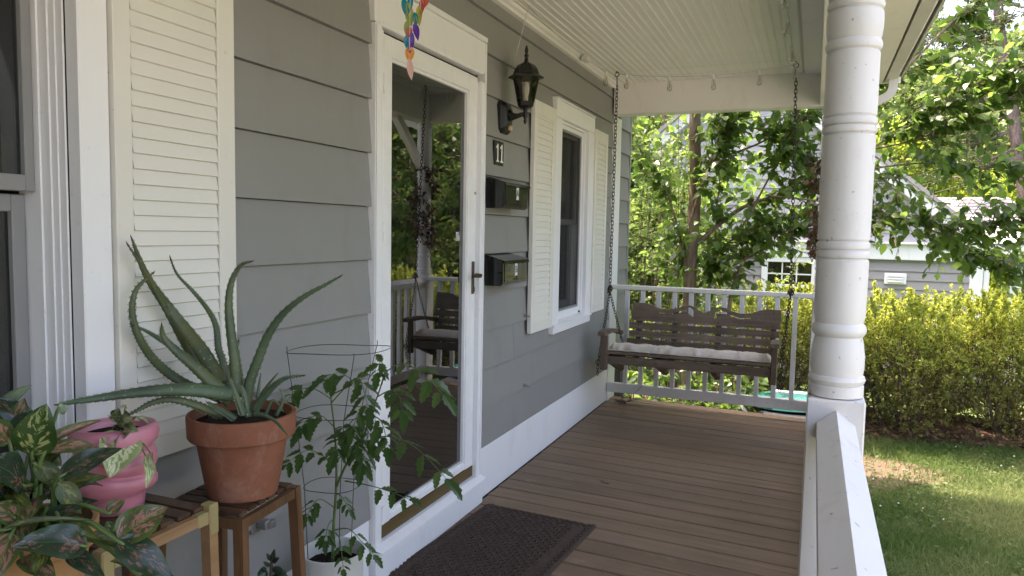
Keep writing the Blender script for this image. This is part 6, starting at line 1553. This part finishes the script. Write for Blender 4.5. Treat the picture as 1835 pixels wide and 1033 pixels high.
def bgtree(x, y, s_, k, kind, label, group, a=None, name='tree', sz=None):
    t = thing(name, label, 'tree', (x, y, gz(x, y) - .1), group); t.rotation_euler = (0, 0, random.uniform(0, 6.28) if a is None else a); t.scale = (s_, s_, s_ * (sz or 1))
    link('trunk', TM[k][0], t); link('crown', FM[kind][k], t)
bgtree(6.9, 24, .62, 0, 'maple', 'bright yellow-green rounded tree rising behind the pale shingled roof', 'bright maples behind the roofs')
bgtree(3.9, 25, .74, 1, 'maple', 'bright yellow-green tree directly right of the front column, behind the gable', 'bright maples behind the roofs')
bgtree(9.3, 27, .7, 2, 'maple', 'bright yellow-green tree beyond the right edge', 'bright maples behind the roofs')
for i, (x, y, s_, k) in enumerate([(2.0, 31, 1.15, 0), (6.0, 33, 1.1, 1), (9.5, 31, 1.0, 2), (13, 30, 1.2, 0), (-1.5, 28, 1.2, 2), (-5, 26, 1.3, 1), (-9, 24, 1.3, 0), (4, 40, 1.5, 2), (9, 42, 1.5, 1), (15, 38, 1.6, 0), (-3, 38, 1.6, 2), (-13, 30, 1.5, 1),
        (18, 28, 1.3, 2), (17, 22, 1.2, 1), (19, 16, 1.3, 0), (20, 10, 1.2, 2), (14, 19, .9, 2), (24, 20, 1.6, 1), (26, 11, 1.6, 0), (13, 13.5, .8, 1), (15, 8, .85, 0), (22, 33, 1.7, 2), (-2.4, 20.5, .9, 1), (-4.5, 17.5, 1.0, 0), (-1.6, 12.5, .55, 2), (10.5, 16.5, .75, 0), (12.5, 23, 1.1, 1), (-.6, 11.2, .40, 0), (-2.9, 14.2, .7, 1), (8.8, 11.5, .72, 1), (9.8, 14.5, .85, 2), (8.2, 17.8, .8, 0), (10.5, 8.5, .75, 0), (12, 11, .95, 2)]):
    bgtree(x, y, s_, k, 'forest', 'dark green leafy tree in the woods beyond the houses', 'woodland trees beyond the houses')
# the tall pine at the right edge
pn = thing('pine_tree', 'tall pine with bare pinkish trunk and wispy branches at the right edge', 'pine tree', (5.9, 18, -1.3))
PT = bez([(5.95, 18, -1.35), (5.62, 18, 1.6), (5.35, 18, 3.2), (5.02, 18, 4.9), (4.80, 18, 6.4), (4.7, 18, 9.0), (4.6, 18, 12)], 30)
part('trunk', MB().tube(PT, [.15 - .09 * i / 29 for i in range(30)], 10), 'pinebark', pn, True)
r = random.Random(9); pb = MB(); P = []; D = []
for i in range(34):
    q = PT[r.randint(10, 29)]; a = r.uniform(0, 6.28); l = r.uniform(.9, 2.6); d = Vector((math.cos(a), math.sin(a) * .8, r.uniform(-.25, .15)))
    if i < 12: d = Vector((-1, r.uniform(-.4, .4), r.uniform(-.35, .1))); q = PT[r.randint(11, 24)]
    e = q + d * l; m_ = q.lerp(e, .5) + Vector((0, 0, -.12 * l)); B = bez([q, m_, e], 8); pb.tube(B, [.03 * (1 - .8 * k / 7) for k in range(8)], 5, False)
    for k in range(26):
        p = B[r.randint(2, 7)] + Vector((r.gauss(0, .18), r.gauss(0, .18), r.gauss(.02, .12)))
        for z in range(14): P.append(p + Vector((r.gauss(0, .03), r.gauss(0, .03), r.gauss(0, .03)))); D.append(Vector((r.gauss(0, 1), r.gauss(0, 1), r.gauss(.2, .8))))
part('limbs', pb, 'pinebark', pn, False, None, 'stuff')
v, f = leaves(np.array(P), np.array(D), rng.normal(size=(len(P), 3)), rng.uniform(.10, .18, len(P)), (T_SMALL[0] * np.array([1, .35, 1]), T_SMALL[1]))
link('needles', np_mesh('needles', v - np.array(ORG[pn.name]), f, 'pineneedle'), pn)
# utility lines
ul = thing('utility_lines', 'thin utility lines sloping across the trees at the right', 'power line', (6, 20, 3.5))
for q in range(3):
    part('wire', MB().tube(sag((2.8, 22, 2.1 + q * .22), (8.5, 18.5, 4.0 + q * .5), .05, 8), .0045, 4), 'wire', ul)
# fallen leaf litter on the deck
lab = ['small dry curled leaf lying on the deck near the doormat', 'small dry leaf at the deck corner by the baseboard', 'tiny dark leaf on the deck below the swing', 'pale dry leaf fragment on the deck near the front column']
for i, (x, y, s_) in enumerate(((.53, 3.98, .035), (.10, 6.0, .06), (.88, 5.35, .025), (1.28, 4.0, .02))):
    P = np.array([(0, 0, .003)] * 2) + rng.normal(0, .004, (2, 3)) * np.array([1, 1, 0]); v, f = leaves(P, np.array([(1, .4, .12), (-.3, 1, .2)]), np.array([(0, .2, 1), (.2, 0, 1)]), s_, T_BROAD)
    v = v.copy(); v[:, 2] = np.maximum(v[:, 2], .0015); o = link('dry_leaf', np_mesh('dry_leaf', v, f, 'deadleaf'), None, (x, y, 0)); tag(o, lab[i], 'dry leaf', 'dry leaves on the deck')
